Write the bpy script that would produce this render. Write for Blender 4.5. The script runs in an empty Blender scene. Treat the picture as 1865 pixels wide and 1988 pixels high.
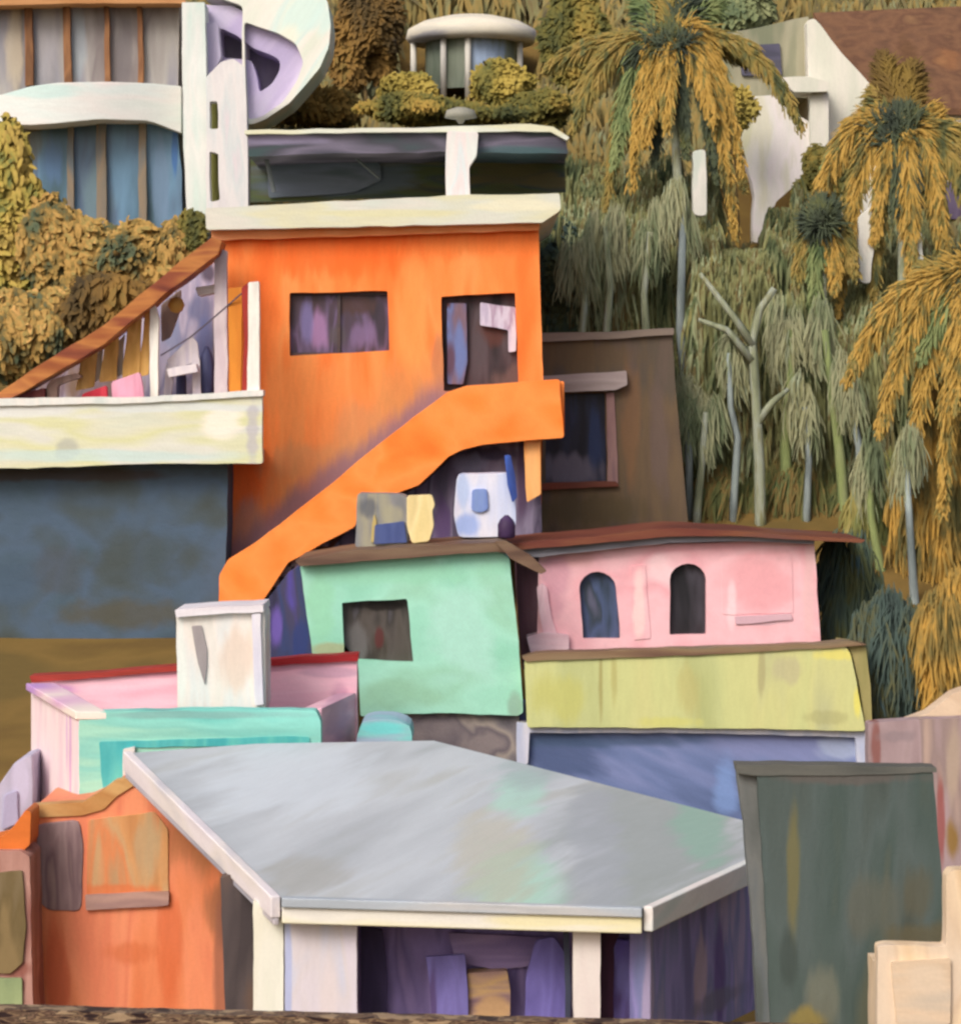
import bpy, bmesh, math, random
import numpy as np
from mathutils import Vector, noise as mnoise
from mathutils.geometry import tessellate_polygon
R = math.radians
S = bpy.context.scene
C = S.collection
random.seed(7)

# ------------------------------------------------------------------ camera, light, exposure
F, U0, V0 = 5600.0, 932.5, 800.0          # focal length, centre column and horizon row, in sketch units
def P(u, v, Y):
    return Vector(((u - U0) / F * Y, Y, -(v - V0) / F * Y))
cam = bpy.data.objects.new('camera', bpy.data.cameras.new('camera')); C.objects.link(cam)
cam.location = (0, 0, 0); cam.rotation_euler = (R(90), 0, 0)
cam.data.sensor_fit = 'HORIZONTAL'; cam.data.sensor_width = 36
cam.data.lens = F / 1865 * 36; cam.data.shift_y = -(994 - V0) / 1865
cam.data.clip_start = 1; cam.data.clip_end = 3000
S.camera = cam
S.render.resolution_x, S.render.resolution_y = 960, 1024
SUN_EL, SUN_AZ = R(38), R(-30)             # azimuth measured from straight behind the camera, to the left
w = bpy.data.worlds.new('World'); S.world = w; w.use_nodes = True
wn = w.node_tree.nodes; wl = w.node_tree.links
sky = wn.new('ShaderNodeTexSky'); sky.sky_type = 'NISHITA'; sky.sun_disc = False
sky.sun_elevation = SUN_EL; sky.dust_density = 5; sky.ozone_density = 1.0; sky.air_density = .8; sky.sun_rotation = R(180) - SUN_AZ
wl.new(sky.outputs[0], wn['Background'].inputs[0]); wn['Background'].inputs[1].default_value = 0.15
sun = bpy.data.objects.new('sun', bpy.data.lights.new('sun', 'SUN')); C.objects.link(sun)
sun.data.energy = 1.5; sun.data.angle = R(25); sun.data.color = (1, .98, .95)
sd = Vector((math.sin(SUN_AZ) * math.cos(SUN_EL), -math.cos(SUN_AZ) * math.cos(SUN_EL), math.sin(SUN_EL)))
sun.rotation_euler = (-sd).to_track_quat('-Z', 'Y').to_euler()
S.view_settings.view_transform = 'Standard'; S.view_settings.look = 'None'
S.view_settings.exposure = 0.02; S.view_settings.gamma = 1
S.render.engine = 'CYCLES'; S.cycles.pixel_filter_type = 'BLACKMAN_HARRIS'; S.cycles.filter_width = 2.6

# ------------------------------------------------------------------ materials
def lin(c):
    if isinstance(c, str):
        c = tuple(int(c[i:i+2], 16) / 255 for i in (0, 2, 4))
    return tuple((x / 12.92 if x <= .04045 else ((x + .055) / 1.055) ** 2.4) for x in c) + (1,)
MATS = {}
STROKE = {'v': (2.6, 2.6, .55), 'h': (.5, .5, 2.8), 'd': (.5, .5, 2.2), 'n': (1.0, 1.0, 1.2), 'r': (2.4, .4, 1)}
def paint(key, cols, stroke='v', scale=.8, rough=.62, blobs=(), bump=.35, rot=0, spread=.16, gain=1.0, grain=.05, rotz=0):
    """brushed, weathered wall paint: long strokes between a few pigments, plus stains and painted shade at given places"""
    if key in MATS: return MATS[key]
    m = bpy.data.materials.new(key); m.use_nodes = True
    nt = m.node_tree; N = nt.nodes; L = nt.links
    b = N['Principled BSDF']; b.inputs['Roughness'].default_value = rough
    b.inputs['Specular IOR Level'].default_value = .25
    geo = N.new('ShaderNodeNewGeometry')
    mp = N.new('ShaderNodeMapping'); mp.inputs['Scale'].default_value = STROKE[stroke]
    rt = N.new('ShaderNodeMapping'); rt.inputs['Rotation'].default_value = (0, R(rot), R(rotz))
    L.new(geo.outputs['Position'], rt.inputs[0]); L.new(rt.outputs[0], mp.inputs[0])
    n1 = N.new('ShaderNodeTexNoise'); n1.inputs['Scale'].default_value = scale
    n1.inputs['Detail'].default_value = 2.5; n1.inputs['Roughness'].default_value = .45; n1.inputs['Distortion'].default_value = .35
    L.new(mp.outputs[0], n1.inputs['Vector'])
    cr = N.new('ShaderNodeValToRGB'); e = cr.color_ramp
    k = len(cols); lo, hi = .5 - spread, .5 + spread
    for i, c in enumerate(cols):
        p = .5 if k == 1 else lo + (hi - lo) * i / (k - 1)
        if i < 2: el = e.elements[i]; el.position = p
        else: el = e.elements.new(p)
        el.color = lin(c)
    if k == 1: e.elements[1].color = lin(cols[0])
    L.new(n1.outputs[0], cr.inputs[0]); col = cr.outputs[0]
    # stains and painted shade
    if blobs:
        nw = N.new('ShaderNodeTexNoise'); nw.inputs['Scale'].default_value = 1.6; nw.inputs['Detail'].default_value = 3
        L.new(mp.outputs[0], nw.inputs['Vector'])
    for bl_ in blobs:
        if len(bl_) == 8:                       # a band along a line: painted shade with some weathering
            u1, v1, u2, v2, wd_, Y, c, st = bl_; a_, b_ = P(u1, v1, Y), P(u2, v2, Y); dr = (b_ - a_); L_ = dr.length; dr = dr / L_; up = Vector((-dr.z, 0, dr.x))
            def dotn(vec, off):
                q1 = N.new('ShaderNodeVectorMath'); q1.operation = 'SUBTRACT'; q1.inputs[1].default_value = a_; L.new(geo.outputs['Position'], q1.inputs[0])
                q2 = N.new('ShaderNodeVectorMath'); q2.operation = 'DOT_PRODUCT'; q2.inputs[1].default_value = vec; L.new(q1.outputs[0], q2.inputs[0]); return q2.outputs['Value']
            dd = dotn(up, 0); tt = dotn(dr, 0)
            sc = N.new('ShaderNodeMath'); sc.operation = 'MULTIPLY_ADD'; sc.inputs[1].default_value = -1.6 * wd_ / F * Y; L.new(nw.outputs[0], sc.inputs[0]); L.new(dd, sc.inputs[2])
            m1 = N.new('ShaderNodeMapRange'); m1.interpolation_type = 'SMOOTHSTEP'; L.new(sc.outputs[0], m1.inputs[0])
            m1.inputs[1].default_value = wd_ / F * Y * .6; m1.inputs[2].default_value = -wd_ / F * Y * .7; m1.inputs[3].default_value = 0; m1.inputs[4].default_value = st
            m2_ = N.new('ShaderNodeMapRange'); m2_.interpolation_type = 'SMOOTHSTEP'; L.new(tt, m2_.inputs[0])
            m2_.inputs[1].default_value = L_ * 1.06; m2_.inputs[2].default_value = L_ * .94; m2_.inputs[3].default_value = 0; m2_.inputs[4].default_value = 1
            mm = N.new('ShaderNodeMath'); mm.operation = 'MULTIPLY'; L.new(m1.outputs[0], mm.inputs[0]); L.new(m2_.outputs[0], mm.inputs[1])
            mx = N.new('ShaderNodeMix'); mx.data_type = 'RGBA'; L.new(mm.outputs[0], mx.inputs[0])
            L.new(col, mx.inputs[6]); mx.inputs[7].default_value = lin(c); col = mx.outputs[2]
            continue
        (u, v, ru, rv, Y, c, st) = bl_
        ce = P(u, v, Y); rx, rz = ru / F * Y, rv / F * Y
        sb = N.new('ShaderNodeVectorMath'); sb.operation = 'SUBTRACT'; sb.inputs[1].default_value = ce
        L.new(geo.outputs['Position'], sb.inputs[0])
        ml = N.new('ShaderNodeVectorMath'); ml.operation = 'MULTIPLY'; ml.inputs[1].default_value = (1 / rx, 0, 1 / rz)
        L.new(sb.outputs[0], ml.inputs[0])
        ln = N.new('ShaderNodeVectorMath'); ln.operation = 'LENGTH'; L.new(ml.outputs[0], ln.inputs[0])
        ad = N.new('ShaderNodeMath'); ad.operation = 'ADD'; L.new(ln.outputs['Value'], ad.inputs[0])
        sc = N.new('ShaderNodeMath'); sc.operation = 'MULTIPLY_ADD'; sc.inputs[1].default_value = 1.6; sc.inputs[2].default_value = -.8
        L.new(nw.outputs[0], sc.inputs[0]); L.new(sc.outputs[0], ad.inputs[1])
        mr = N.new('ShaderNodeMapRange'); mr.interpolation_type = 'SMOOTHSTEP'
        mr.inputs[1].default_value = 1.25; mr.inputs[2].default_value = .55; mr.inputs[3].default_value = 0; mr.inputs[4].default_value = st
        L.new(ad.outputs[0], mr.inputs[0])
        mx = N.new('ShaderNodeMix'); mx.data_type = 'RGBA'; L.new(mr.outputs[0], mx.inputs[0])
        L.new(col, mx.inputs[6]); mx.inputs[7].default_value = lin(c); col = mx.outputs[2]
    # bristle marks
    m2 = N.new('ShaderNodeMapping'); sx = STROKE[stroke]
    m2.inputs['Scale'].default_value = tuple(a * 3.2 for a in sx)
    L.new(rt.outputs[0], m2.inputs[0])
    n2 = N.new('ShaderNodeTexNoise'); n2.inputs['Scale'].default_value = 1.6; n2.inputs['Detail'].default_value = 2; n2.inputs['Roughness'].default_value = .5
    L.new(m2.outputs[0], n2.inputs['Vector'])
    n3 = N.new('ShaderNodeTexNoise'); n3.inputs['Scale'].default_value = 20; n3.inputs['Detail'].default_value = 2
    L.new(geo.outputs['Position'], n3.inputs['Vector'])
    av = N.new('ShaderNodeMath'); av.operation = 'MULTIPLY_ADD'; av.inputs[1].default_value = .8
    L.new(n3.outputs[0], av.inputs[0]); L.new(n2.outputs[0], av.inputs[2])
    mr = N.new('ShaderNodeMapRange'); mr.inputs[1].default_value = .55; mr.inputs[2].default_value = 1.25
    mr.inputs[3].default_value = gain * (1 - grain); mr.inputs[4].default_value = gain * (1 + grain)
    L.new(av.outputs[0], mr.inputs[0])
    vm = N.new('ShaderNodeVectorMath'); vm.operation = 'SCALE'; L.new(col, vm.inputs[0]); L.new(mr.outputs[0], vm.inputs['Scale'])
    L.new(vm.outputs[0], b.inputs['Base Color'])
    bp = N.new('ShaderNodeBump'); bp.inputs['Strength'].default_value = bump * .6; bp.inputs['Distance'].default_value = .02
    L.new(av.outputs[0], bp.inputs['Height']); L.new(bp.outputs[0], b.inputs['Normal'])
    MATS[key] = m; return m

def paintb(*a, **k): return paint(*a, gain=2.1, **k)
def leafm(key, cols, gain=1.0, scale=.35, vert=.55):
    """foliage: one pigment per leaf, leaning with slow drifts of colour through the crown"""
    if key in MATS: return MATS[key]
    m = bpy.data.materials.new(key); m.use_nodes = True
    nt = m.node_tree; N = nt.nodes; L = nt.links
    b = N['Principled BSDF']; b.inputs['Roughness'].default_value = .75; b.inputs['Specular IOR Level'].default_value = .15
    geo = N.new('ShaderNodeNewGeometry')
    n1 = N.new('ShaderNodeTexNoise'); n1.inputs['Scale'].default_value = scale * 2.4; n1.inputs['Detail'].default_value = 4; n1.inputs['Roughness'].default_value = .6
    mp = N.new('ShaderNodeMapping'); mp.inputs['Scale'].default_value = (1, 1, vert); L.new(geo.outputs['Position'], mp.inputs[0]); L.new(mp.outputs[0], n1.inputs['Vector'])
    mr = N.new('ShaderNodeMapRange'); mr.inputs[1].default_value = .3; mr.inputs[2].default_value = .7
    mr.inputs[3].default_value = -.1; mr.inputs[4].default_value = .95
    L.new(n1.outputs[0], mr.inputs[0])
    ma = N.new('ShaderNodeMath'); ma.operation = 'MULTIPLY_ADD'; ma.inputs[1].default_value = .17
    L.new(geo.outputs['Random Per Island'], ma.inputs[0]); L.new(mr.outputs[0], ma.inputs[2])
    cr = N.new('ShaderNodeValToRGB'); e = cr.color_ramp; k = len(cols)
    for i, c in enumerate(cols):
        p = i / max(1, k - 1)
        if i < 2: el = e.elements[i]; el.position = p
        else: el = e.elements.new(p)
        el.color = tuple(x * gain * 1.22 for x in lin(c)[:3]) + (1,)
    L.new(ma.outputs[0], cr.inputs[0]); L.new(cr.outputs[0], b.inputs['Base Color'])
    na = N.new('ShaderNodeVectorMath'); na.operation = 'MULTIPLY_ADD'; na.inputs[1].default_value = (.35, .35, .35); na.inputs[2].default_value = (-.18, -.62, .42)
    nn = N.new('ShaderNodeVectorMath'); nn.operation = 'NORMALIZE'
    L.new(geo.outputs['Normal'], na.inputs[0]); L.new(na.outputs[0], nn.inputs[0]); L.new(nn.outputs[0], b.inputs['Normal'])
    MATS[key] = m; return m

# ------------------------------------------------------------------ object helpers
def tag(o, label=None, cat=None, group=None, kind=None):
    if label: o['label'] = label
    if cat: o['category'] = cat
    if group: o['group'] = group
    if kind: o['kind'] = kind
    return o
def thing(name, label, cat, base, group=None):
    o = bpy.data.objects.new(name, None); C.objects.link(o); o.location = base; o.empty_display_size = .3
    return tag(o, label, cat, group)
def link(name, verts, faces, m, parent=None, bevel=0, smooth=False, level2=None):
    """verts in world metres; a child is stored relative to its thing's base"""
    org = Vector((0, 0, 0)); own = parent is None
    if parent is not None:
        q = parent
        while q is not None: org += q.location; q = q.parent
    else:
        org = Vector((sum(v[0] for v in verts) / len(verts), sum(v[1] for v in verts) / len(verts), min(v[2] for v in verts)))
    me = bpy.data.meshes.new(name)
    me.from_pydata([(v[0] - org.x, v[1] - org.y, v[2] - org.z) for v in verts], [], faces)
    me.materials.append(m)
    o = bpy.data.objects.new(name, me); C.objects.link(o)
    if own: o.location = org
    else: o.parent = parent
    if smooth:
        for p in me.polygons: p.use_smooth = True
    if bevel:
        bm = bmesh.new(); bm.from_mesh(me)
        bmesh.ops.remove_doubles(bm, verts=bm.verts, dist=.0005)
        bmesh.ops.recalc_face_normals(bm, faces=bm.faces); bm.to_mesh(me); bm.free()
        md = o.modifiers.new('soft', 'BEVEL'); md.width = bevel; md.segments = 2; md.limit_method = 'ANGLE'; md.angle_limit = R(50)
        md.harden_normals = False
    return o
def wob(loop, amp=1.3, rnd=5, step=22):
    """hand-drawn outline: rounded corners and slightly wandering edges"""
    pts = [Vector(p) for p in loop]; n = len(pts); out = []
    for i in range(n):
        a, b, c = pts[i - 1], pts[i], pts[(i + 1) % n]
        r1 = min(rnd, (a - b).length * .35); r2 = min(rnd, (c - b).length * .35)
        d1 = (a - b).normalized() if (a - b).length else Vector((0, 0)); d2 = (c - b).normalized() if (c - b).length else Vector((0, 0))
        if rnd > 0:
            p1 = b + d1 * r1; p2 = b + d2 * r2; mid = (p1 + p2) / 4 + b / 2
            out += [p1, mid, p2]
        else: out.append(b)
    res = []
    n = len(out)
    for i in range(n):
        a, b = out[i], out[(i + 1) % n]; L = (b - a).length; k = max(1, int(L / step))
        for j in range(k): res.append(a + (b - a) * (j / k))
    o = []
    s = random.random() * 50
    for i, p in enumerate(res):
        q = Vector((p.x * .022 + s, p.y * .022, 3.1))
        o.append((p.x + amp * 1.6 * mnoise.noise(q), p.y + amp * 1.6 * mnoise.noise(q + Vector((17, 5, 2)))))
    return o
def ext3(loops, vec):
    """polygon with holes (3-D loops) pushed along vec -> closed solid"""
    tri = tessellate_polygon(loops)
    flat = [p for lp in loops for p in lp]; n = len(flat)
    verts = flat + [p + vec for p in flat]
    faces = [tuple(t) for t in tri] + [tuple(i + n for i in reversed(t)) for t in tri]
    s = 0
    for lp in loops:
        k = len(lp)
        for i in range(k):
            a, b = s + i, s + (i + 1) % k
            faces.append((a, b, b + n, a + n))
        s += k
    return verts, faces
def slab(name, loops, Y, depth, m, parent=None, amp=1.3, rnd=5, bevel=.03, tilt=None):
    """outline(s) drawn on the plane at distance Y, real thickness 'depth' going back"""
    if not isinstance(loops[0][0], (tuple, list)): loops = [loops]
    L3 = []
    for lp in loops:
        q = wob(lp, amp, rnd)
        L3.append([P(u, v, Y) for u, v in q])
    v, f = ext3(L3, Vector((0, depth, 0)))
    return link(name, v, f, m, parent, bevel)
def quad3(name, pts, vec, m, parent=None, bevel=.02):
    v, f = ext3([[Vector(p) for p in pts]], Vector(vec))
    return link(name, v, f, m, parent, bevel)
def rc(u0, v0, u1, v1): return [(u0, v0), (u1, v0), (u1, v1), (u0, v1)]
def tube(pts, r0, r1=None, sides=8):
    if r1 is None: r1 = r0
    V, Fc = [], []; n = len(pts)
    for i, p in enumerate(pts):
        p = Vector(p); d = (Vector(pts[min(i + 1, n - 1)]) - Vector(pts[max(i - 1, 0)])).normalized()
        a = d.cross(Vector((0, 1, .01))).normalized() if abs(d.y) < .9 else d.cross(Vector((1, 0, 0))).normalized()
        b = d.cross(a); r = r0 + (r1 - r0) * i / max(1, n - 1)
        for k in range(sides):
            t = 2 * math.pi * k / sides; V.append(p + (a * math.cos(t) + b * math.sin(t)) * r)
    for i in range(n - 1):
        for k in range(sides):
            a = i * sides + k; b = i * sides + (k + 1) % sides
            Fc.append((a, b, b + sides, a + sides))
    Fc.append(tuple(range(sides))[::-1]); Fc.append(tuple((n - 1) * sides + k for k in range(sides)))
    return V, Fc
def merge(*vf):
    V, Fc = [], []
    for v, f in vf:
        o = len(V); V += list(v); Fc += [tuple(i + o for i in x) for x in f]
    return V, Fc
def boxv(x0, x1, y0, y1, z0, z1):
    V = [Vector((x, y, z)) for x in (x0, x1) for y in (y0, y1) for z in (z0, z1)]
    return V, [(0, 1, 3, 2), (4, 6, 7, 5), (0, 4, 5, 1), (2, 3, 7, 6), (0, 2, 6, 4), (1, 5, 7, 3)]
def lathe(cx, cy, prof, seg=24):
    V, Fc = [], []
    for (r, z) in prof:
        for k in range(seg):
            t = 2 * math.pi * k / seg; V.append(Vector((cx + r * math.cos(t), cy + r * math.sin(t), z)))
    for i in range(len(prof) - 1):
        for k in range(seg):
            a = i * seg + k; b = i * seg + (k + 1) % seg; Fc.append((a, b, b + seg, a + seg))
    Fc.append(tuple(range(seg))[::-1]); Fc.append(tuple((len(prof) - 1) * seg + k for k in range(seg)))
    return V, Fc

# ------------------------------------------------------------------ terrain
GP = [(0, -18), (20, -15), (33, -13), (38, -12), (50, -8), (57.5, -4.25), (62, -2.5), (66, -.2), (74, 4.3), (84, 9.4), (90, 13.5), (105, 25), (140, 55), (220, 95), (600, 120)]
def ground(x, y):
    for (a, za), (b, zb) in zip(GP, GP[1:]):
        if y <= b: return za + (zb - za) * (max(y, a) - a) / (b - a)
    return GP[-1][1]
def gz(x, y):
    if 38 < y < 57.5:
        a = max(0, min(1, (-2.6 - x) / 1.6)); a = a * a * (3 - 2 * a)
        pl = [(38, -12), (44, -11), (46.5, -8), (49.3, -6.3), (57.5, -4.25)]; pr = [(38, -12), (46.5, -10.5), (51, -9.6), (53, -7.5), (57.5, -4.25)]
        def f(p):
            for (q, zq), (t, zt) in zip(p, p[1:]):
                if y <= t: return zq + (zt - zq) * (y - q) / (t - q)
        return f(pl) * a + f(pr) * (1 - a) + .08 * mnoise.noise(Vector((x * .4, y * .4, 0)))
    return ground(x, y) + .35 * mnoise.noise(Vector((x * .25, y * .25, 0)))
EARTH = paint('earth', ['6a542c', '705a2e', '786032', '725c30', '68562e'], 'n', .5, .95, bump=.4)
V, Fc = [], []; xs = [-300, -150, -80, -50] + [-30 + 1.0 * i for i in range(61)] + [50, 80, 150, 300]
ys = [0, 10, 20, 26] + [30 + .9 * i for i in range(84)] + [112, 125, 140, 170, 220, 350, 600]
for y in ys:
    for x in xs: V.append((x, y, gz(x, y)))
nx = len(xs)
for j in range(len(ys) - 1):
    for i in range(nx - 1):
        a = j * nx + i; Fc.append((a, a + 1, a + nx + 1, a + nx))
g = link('ground', V, Fc, EARTH, smooth=True); tag(g, kind='structure')

# ------------------------------------------------------------------ foliage helpers
RNG = np.random.default_rng(11)
def nrm_(a): return a / np.maximum(1e-6, np.linalg.norm(a, axis=1))[:, None]
def blades(pos, axis, nrm, ln, wd):
    """brush-shaped leaves: pos, long axis, facing normal, length, width -> (n*8, 3) vertex array"""
    p = np.asarray(pos, float); a = nrm_(np.asarray(axis, float)); n = np.asarray(nrm, float)
    l = np.asarray(ln, float)[:, None]; w_ = np.asarray(wd, float)[:, None]
    s_ = nrm_(np.cross(a, n)); nn = np.cross(s_, a) * l * .10
    return np.stack([p - s_ * w_ * .18, p + s_ * w_ * .18, p + a * l * .3 + s_ * w_ * .5 + nn, p + a * l * .3 - s_ * w_ * .5 + nn,
                     p + a * l * .75 + s_ * w_ * .46 + nn, p + a * l * .75 - s_ * w_ * .46 + nn, p + a * l + s_ * w_ * .16, p + a * l - s_ * w_ * .2], 1).reshape(-1, 3)
def linkb(name, arr, m, parent=None, extra=None):
    """leaf mesh (plus an optional solid such as a rib) as one object"""
    org = np.zeros(3)
    if parent is not None:
        q = parent
        while q is not None: org += np.array(q.location); q = q.parent
    else: org = np.array([arr[:, 0].mean(), arr[:, 1].mean(), arr[:, 2].min()])
    k = len(arr) // 8
    base = (np.arange(k) * 8)[:, None]
    quads = (base + np.array([0, 1, 2, 3, 3, 2, 4, 5, 5, 4, 6, 7])).reshape(-1, 4)
    if extra:
        ev = np.array([tuple(v) for v in extra[0]]); o = len(arr)
        eq = np.array([[i_ + o for i_ in (f if len(f) == 4 else (f[0], f[1], f[2], f[2]))] for f in extra[1] if len(f) == 4])
        arr = np.vstack([arr, ev]); quads = np.vstack([quads, eq])
    me = bpy.data.meshes.new(name); me.vertices.add(len(arr)); me.vertices.foreach_set('co', (arr - org).ravel())
    me.loops.add(quads.size); me.loops.foreach_set('vertex_index', quads.ravel().astype(np.int32))
    me.polygons.add(len(quads)); me.polygons.foreach_set('loop_start', np.arange(0, quads.size, 4, dtype=np.int32))
    me.update(calc_edges=True); me.validate(); me.materials.append(m)
    o = bpy.data.objects.new(name, me); C.objects.link(o)
    if parent is None: o.location = org
    else: o.parent = parent
    return o
def rv(s=1): return Vector((random.gauss(0, s), random.gauss(0, s), random.gauss(0, s)))
FACE = Vector((-.25, -.8, .55))
def crown_geo(c, rad, n, ln, wd, clumps=14, hang=-.4, face=1.0, shell=.5):
    """leaf clumps spread through an ellipsoid"""
    G = RNG.normal; rad = np.array(rad); c = np.array(c)
    d = nrm_(G(size=(clumps, 3))) * (shell + (1 - shell) * RNG.random((clumps, 1))) * .75
    rr = .26 + .32 * RNG.random(clumps); lean = G(0, .5, (clumps, 3)); k = RNG.integers(0, clumps, n)
    k_ = .45 if hang < -1 else 1
    dd = nrm_(G(size=(n, 3))); q = dd * (RNG.random((n, 1)) ** .4) * rr[k][:, None]
    pos = c + (d[k] + q) * rad
    ax = np.stack([G(0, .4 * k_, n), G(0, .2, n), hang + G(0, .45 * k_, n)], 1) + lean[k] * .6 * k_
    nr = np.array(FACE) * face + G(0, .1, (n, 3)) + dd * .45
    l = ln * RNG.uniform(.6, 1.35, n)
    return blades(pos, ax, nr, l, wd * RNG.uniform(.7, 1.3, n))
BARK = paint('bark', ['4a3c28', '6a5838', '827048'], 'v', 2, .9, bump=.8)
PALE = paint('pale_bark', ['747a62', '8e9478', '9aa090', '80805e'], 'v', 1.5, .9, bump=.5)
def tree(name, label, u, v, Y, ru, rvv, mat, n=2500, ln=.45, wd=.14, bark=BARK, cat='tree', group=None, hang=-.4, clumps=14, ry=None, trunk=True, ground_u=None):
    c = P(u, v, Y); rad = (ru / F * Y, ry or ru / F * Y * .8, rvv / F * Y)
    gx = P(ground_u if ground_u is not None else u, v, Y).x; gzz = gz(gx, Y)
    t = thing(name, label, cat, Vector((gx, Y, gzz)), group)
    f_ = 2.6 if hang < -1 else 6
    linkb('crown' if cat == 'tree' else 'foliage', crown_geo(c, rad, int(n * f_), ln * (.9 if hang < -1 else .3), wd * (.26 if hang < -1 else .5), clumps, hang), mat, t)
    if trunk:
        th = max(.05, rad[0] * .07); top = c + Vector((0, 0, rad[2] * .2))
        pts = [Vector((gx, Y, gzz - .2)), Vector((gx * .7 + c.x * .3 + .1, Y, gzz * .6 + c.z * .4)), c - Vector((.1, 0, rad[2] * .4)), top]
        vf = [tube(pts, th, th * .4)]
        for k in range(5):
            e = c + Vector((random.uniform(-.7, .7) * rad[0], random.uniform(-.5, .5) * rad[1], random.uniform(-.1, .7) * rad[2]))
            vf.append(tube([pts[2], (pts[2] + e) / 2 + Vector((0, 0, .15)), e], th * .45, th * .12, 6))
        link('trunk' if cat == 'tree' else 'stem', *merge(*vf), bark, t)
    return t

OLIVE = leafm('leaf_olive', ['2c3320', '444626', '5f5a2c', '7a6a32', '94793a'])
OCHRE = leafm('leaf_ochre', ['4c4828', '6a5e32', '8a7038', 'a8843e', 'a8803c'])
DARKG = leafm('leaf_dark', ['1f2a22', '2c3a32', '3c4a38', '4d5636', '55603c'])
TEAL  = leafm('leaf_teal', ['2a3432', '36443e', '404c3c', '4a4e30', '34484c'], 1, .7, .3)
GREEN = leafm('leaf_green', ['3c4836', '505c42', '68704e', '7a7e58', '868a64'])
YELL  = leafm('leaf_yellow', ['52542e', '726a34', '8c7c3a', '9c8842', '948644'])
BROWN = leafm('leaf_brown', ['30281c', '473a22', '604a26', '785c2e', '6a5a30'])

def walls(name, outline, holes, Y, depth, m, parent, amp=1.3, rnd=4, bevel=.03, front=.32):
    """front wall with real openings, and the closed body of the house behind it (one mesh)"""
    lo = [[P(u, v, Y) for u, v in wob(outline, amp, rnd)]] + [[P(u, v, Y) for u, v in wob(h, amp * .8, 3)] for h in holes]
    a = ext3(lo, Vector((0, front, 0)))
    cx = sum(p[0] for p in outline) / len(outline); cy = sum(p[1] for p in outline) / len(outline)
    ins = [(cx + (u - cx) * .995, cy + (v - cy) * .995) for u, v in outline]
    b = ext3([[P(u, v, Y) + Vector((0, front + .004, 0)) for u, v in ins]], Vector((0, depth - front, 0)))
    return link(name, *merge(a, b), m, parent, bevel)
def sill_box(u0, u1, v, Y, out=.08, h=.06, d=.2):
    a, b = P(u0, v, Y), P(u1, v, Y)
    return boxv(a.x, b.x, Y - out, Y + d, a.z - h, a.z)

# ================================================================== ORANGE HOUSE (centre)
YO = 58.0
T = thing('orange_house', 'tall bright orange house with flat cream roof slab and outside staircase', 'house', P(740, 1050, YO))
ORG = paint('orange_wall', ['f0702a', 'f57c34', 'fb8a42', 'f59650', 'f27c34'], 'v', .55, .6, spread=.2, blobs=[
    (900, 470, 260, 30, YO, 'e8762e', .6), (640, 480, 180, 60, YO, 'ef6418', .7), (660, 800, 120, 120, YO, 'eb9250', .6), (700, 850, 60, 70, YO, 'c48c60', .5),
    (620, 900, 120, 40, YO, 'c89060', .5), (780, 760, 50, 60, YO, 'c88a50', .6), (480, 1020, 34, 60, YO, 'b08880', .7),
    (800, 620, 30, 120, YO, 'f59a50', .6), (575, 760, 80, 60, YO, 'f2924c', .6), (860, 700, 26, 60, YO, 'a87458', .6), (452, 1080, 870, 756, 70, YO, 'c48a58', .55), (452, 1080, 870, 756, 32, YO, '8c6a78', .85)], grain=.06)  # last two bands paint the stair parapet's shade, with weathering, into the orange
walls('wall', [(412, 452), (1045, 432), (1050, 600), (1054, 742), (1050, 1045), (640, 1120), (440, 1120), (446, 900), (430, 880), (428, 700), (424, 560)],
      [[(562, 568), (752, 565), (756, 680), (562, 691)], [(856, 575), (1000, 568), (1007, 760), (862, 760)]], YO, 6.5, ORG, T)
WIN = paint('window_violet', ['322c34', '4c3e50', '5c4e68', '443a48', '3c3034'], 'v', 1.1, .3, spread=.14, blobs=[
    (620, 640, 18, 45, YO, '8a6a90', .8), (595, 620, 12, 50, YO, '6a6490', .7), (690, 590, 45, 22, YO, '40302e', .9), (705, 650, 30, 28, YO, '6a5878', .8), (740, 620, 12, 60, YO, '2e2a32', .9), (655, 650, 20, 25, YO, '4a4446', .8)], bump=.1, gain=1.5)
w1 = slab('window', rc(558, 562, 760, 695), YO + .2, .08, WIN, T, rnd=0)
FRM = paint('dark_frame', ['3a3436', '4a4042', '584a48'], 'h', 1, .6)
v_ = [boxv(P(657, 600, YO).x - .03, P(657, 600, YO).x + .03, YO + .13, YO + .21, P(0, 692, YO).z, P(0, 566, YO).z)]
for (a, b, c_, d) in [(562, 566, 756, 572), (562, 684, 756, 690)]:
    p, q = P(a, b, YO), P(c_, d, YO); v_.append(boxv(p.x, q.x, YO + .12, YO + .22, q.z, p.z))
link('frame', *merge(*v_), FRM, w1)
DRM = paint('doorway_dark', ['2c2628', '3c3236', '4a3c40', '54484c'], 'v', 1, .6, spread=.12, blobs=[(1000, 740, 40, 30, YO, '6a5450', .8), (960, 640, 30, 30, YO, '5a342c', .8)], bump=.2)
d1 = slab('doorway', rc(850, 565, 1012, 765), YO + .26, .05, DRM, T, rnd=0)
slab('door', [(868, 588), (905, 588), (907, 700), (900, 745), (868, 745)], YO + .14, .06, paint('door_violet', ['6c5660', '7c6470', '6a6484', '6a78a8', '5a3a3c'], 'v', 1.2, blobs=[(893, 690, 14, 60, YO, '6a7cb0', .9), (872, 700, 12, 40, YO, '5e3a40', .8)]), d1, rnd=3)
CL = paint('hung_white', ['b8aec4', 'cfc6d6', 'a890a8', 'd8d0dc'], 'v', 2)
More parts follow.
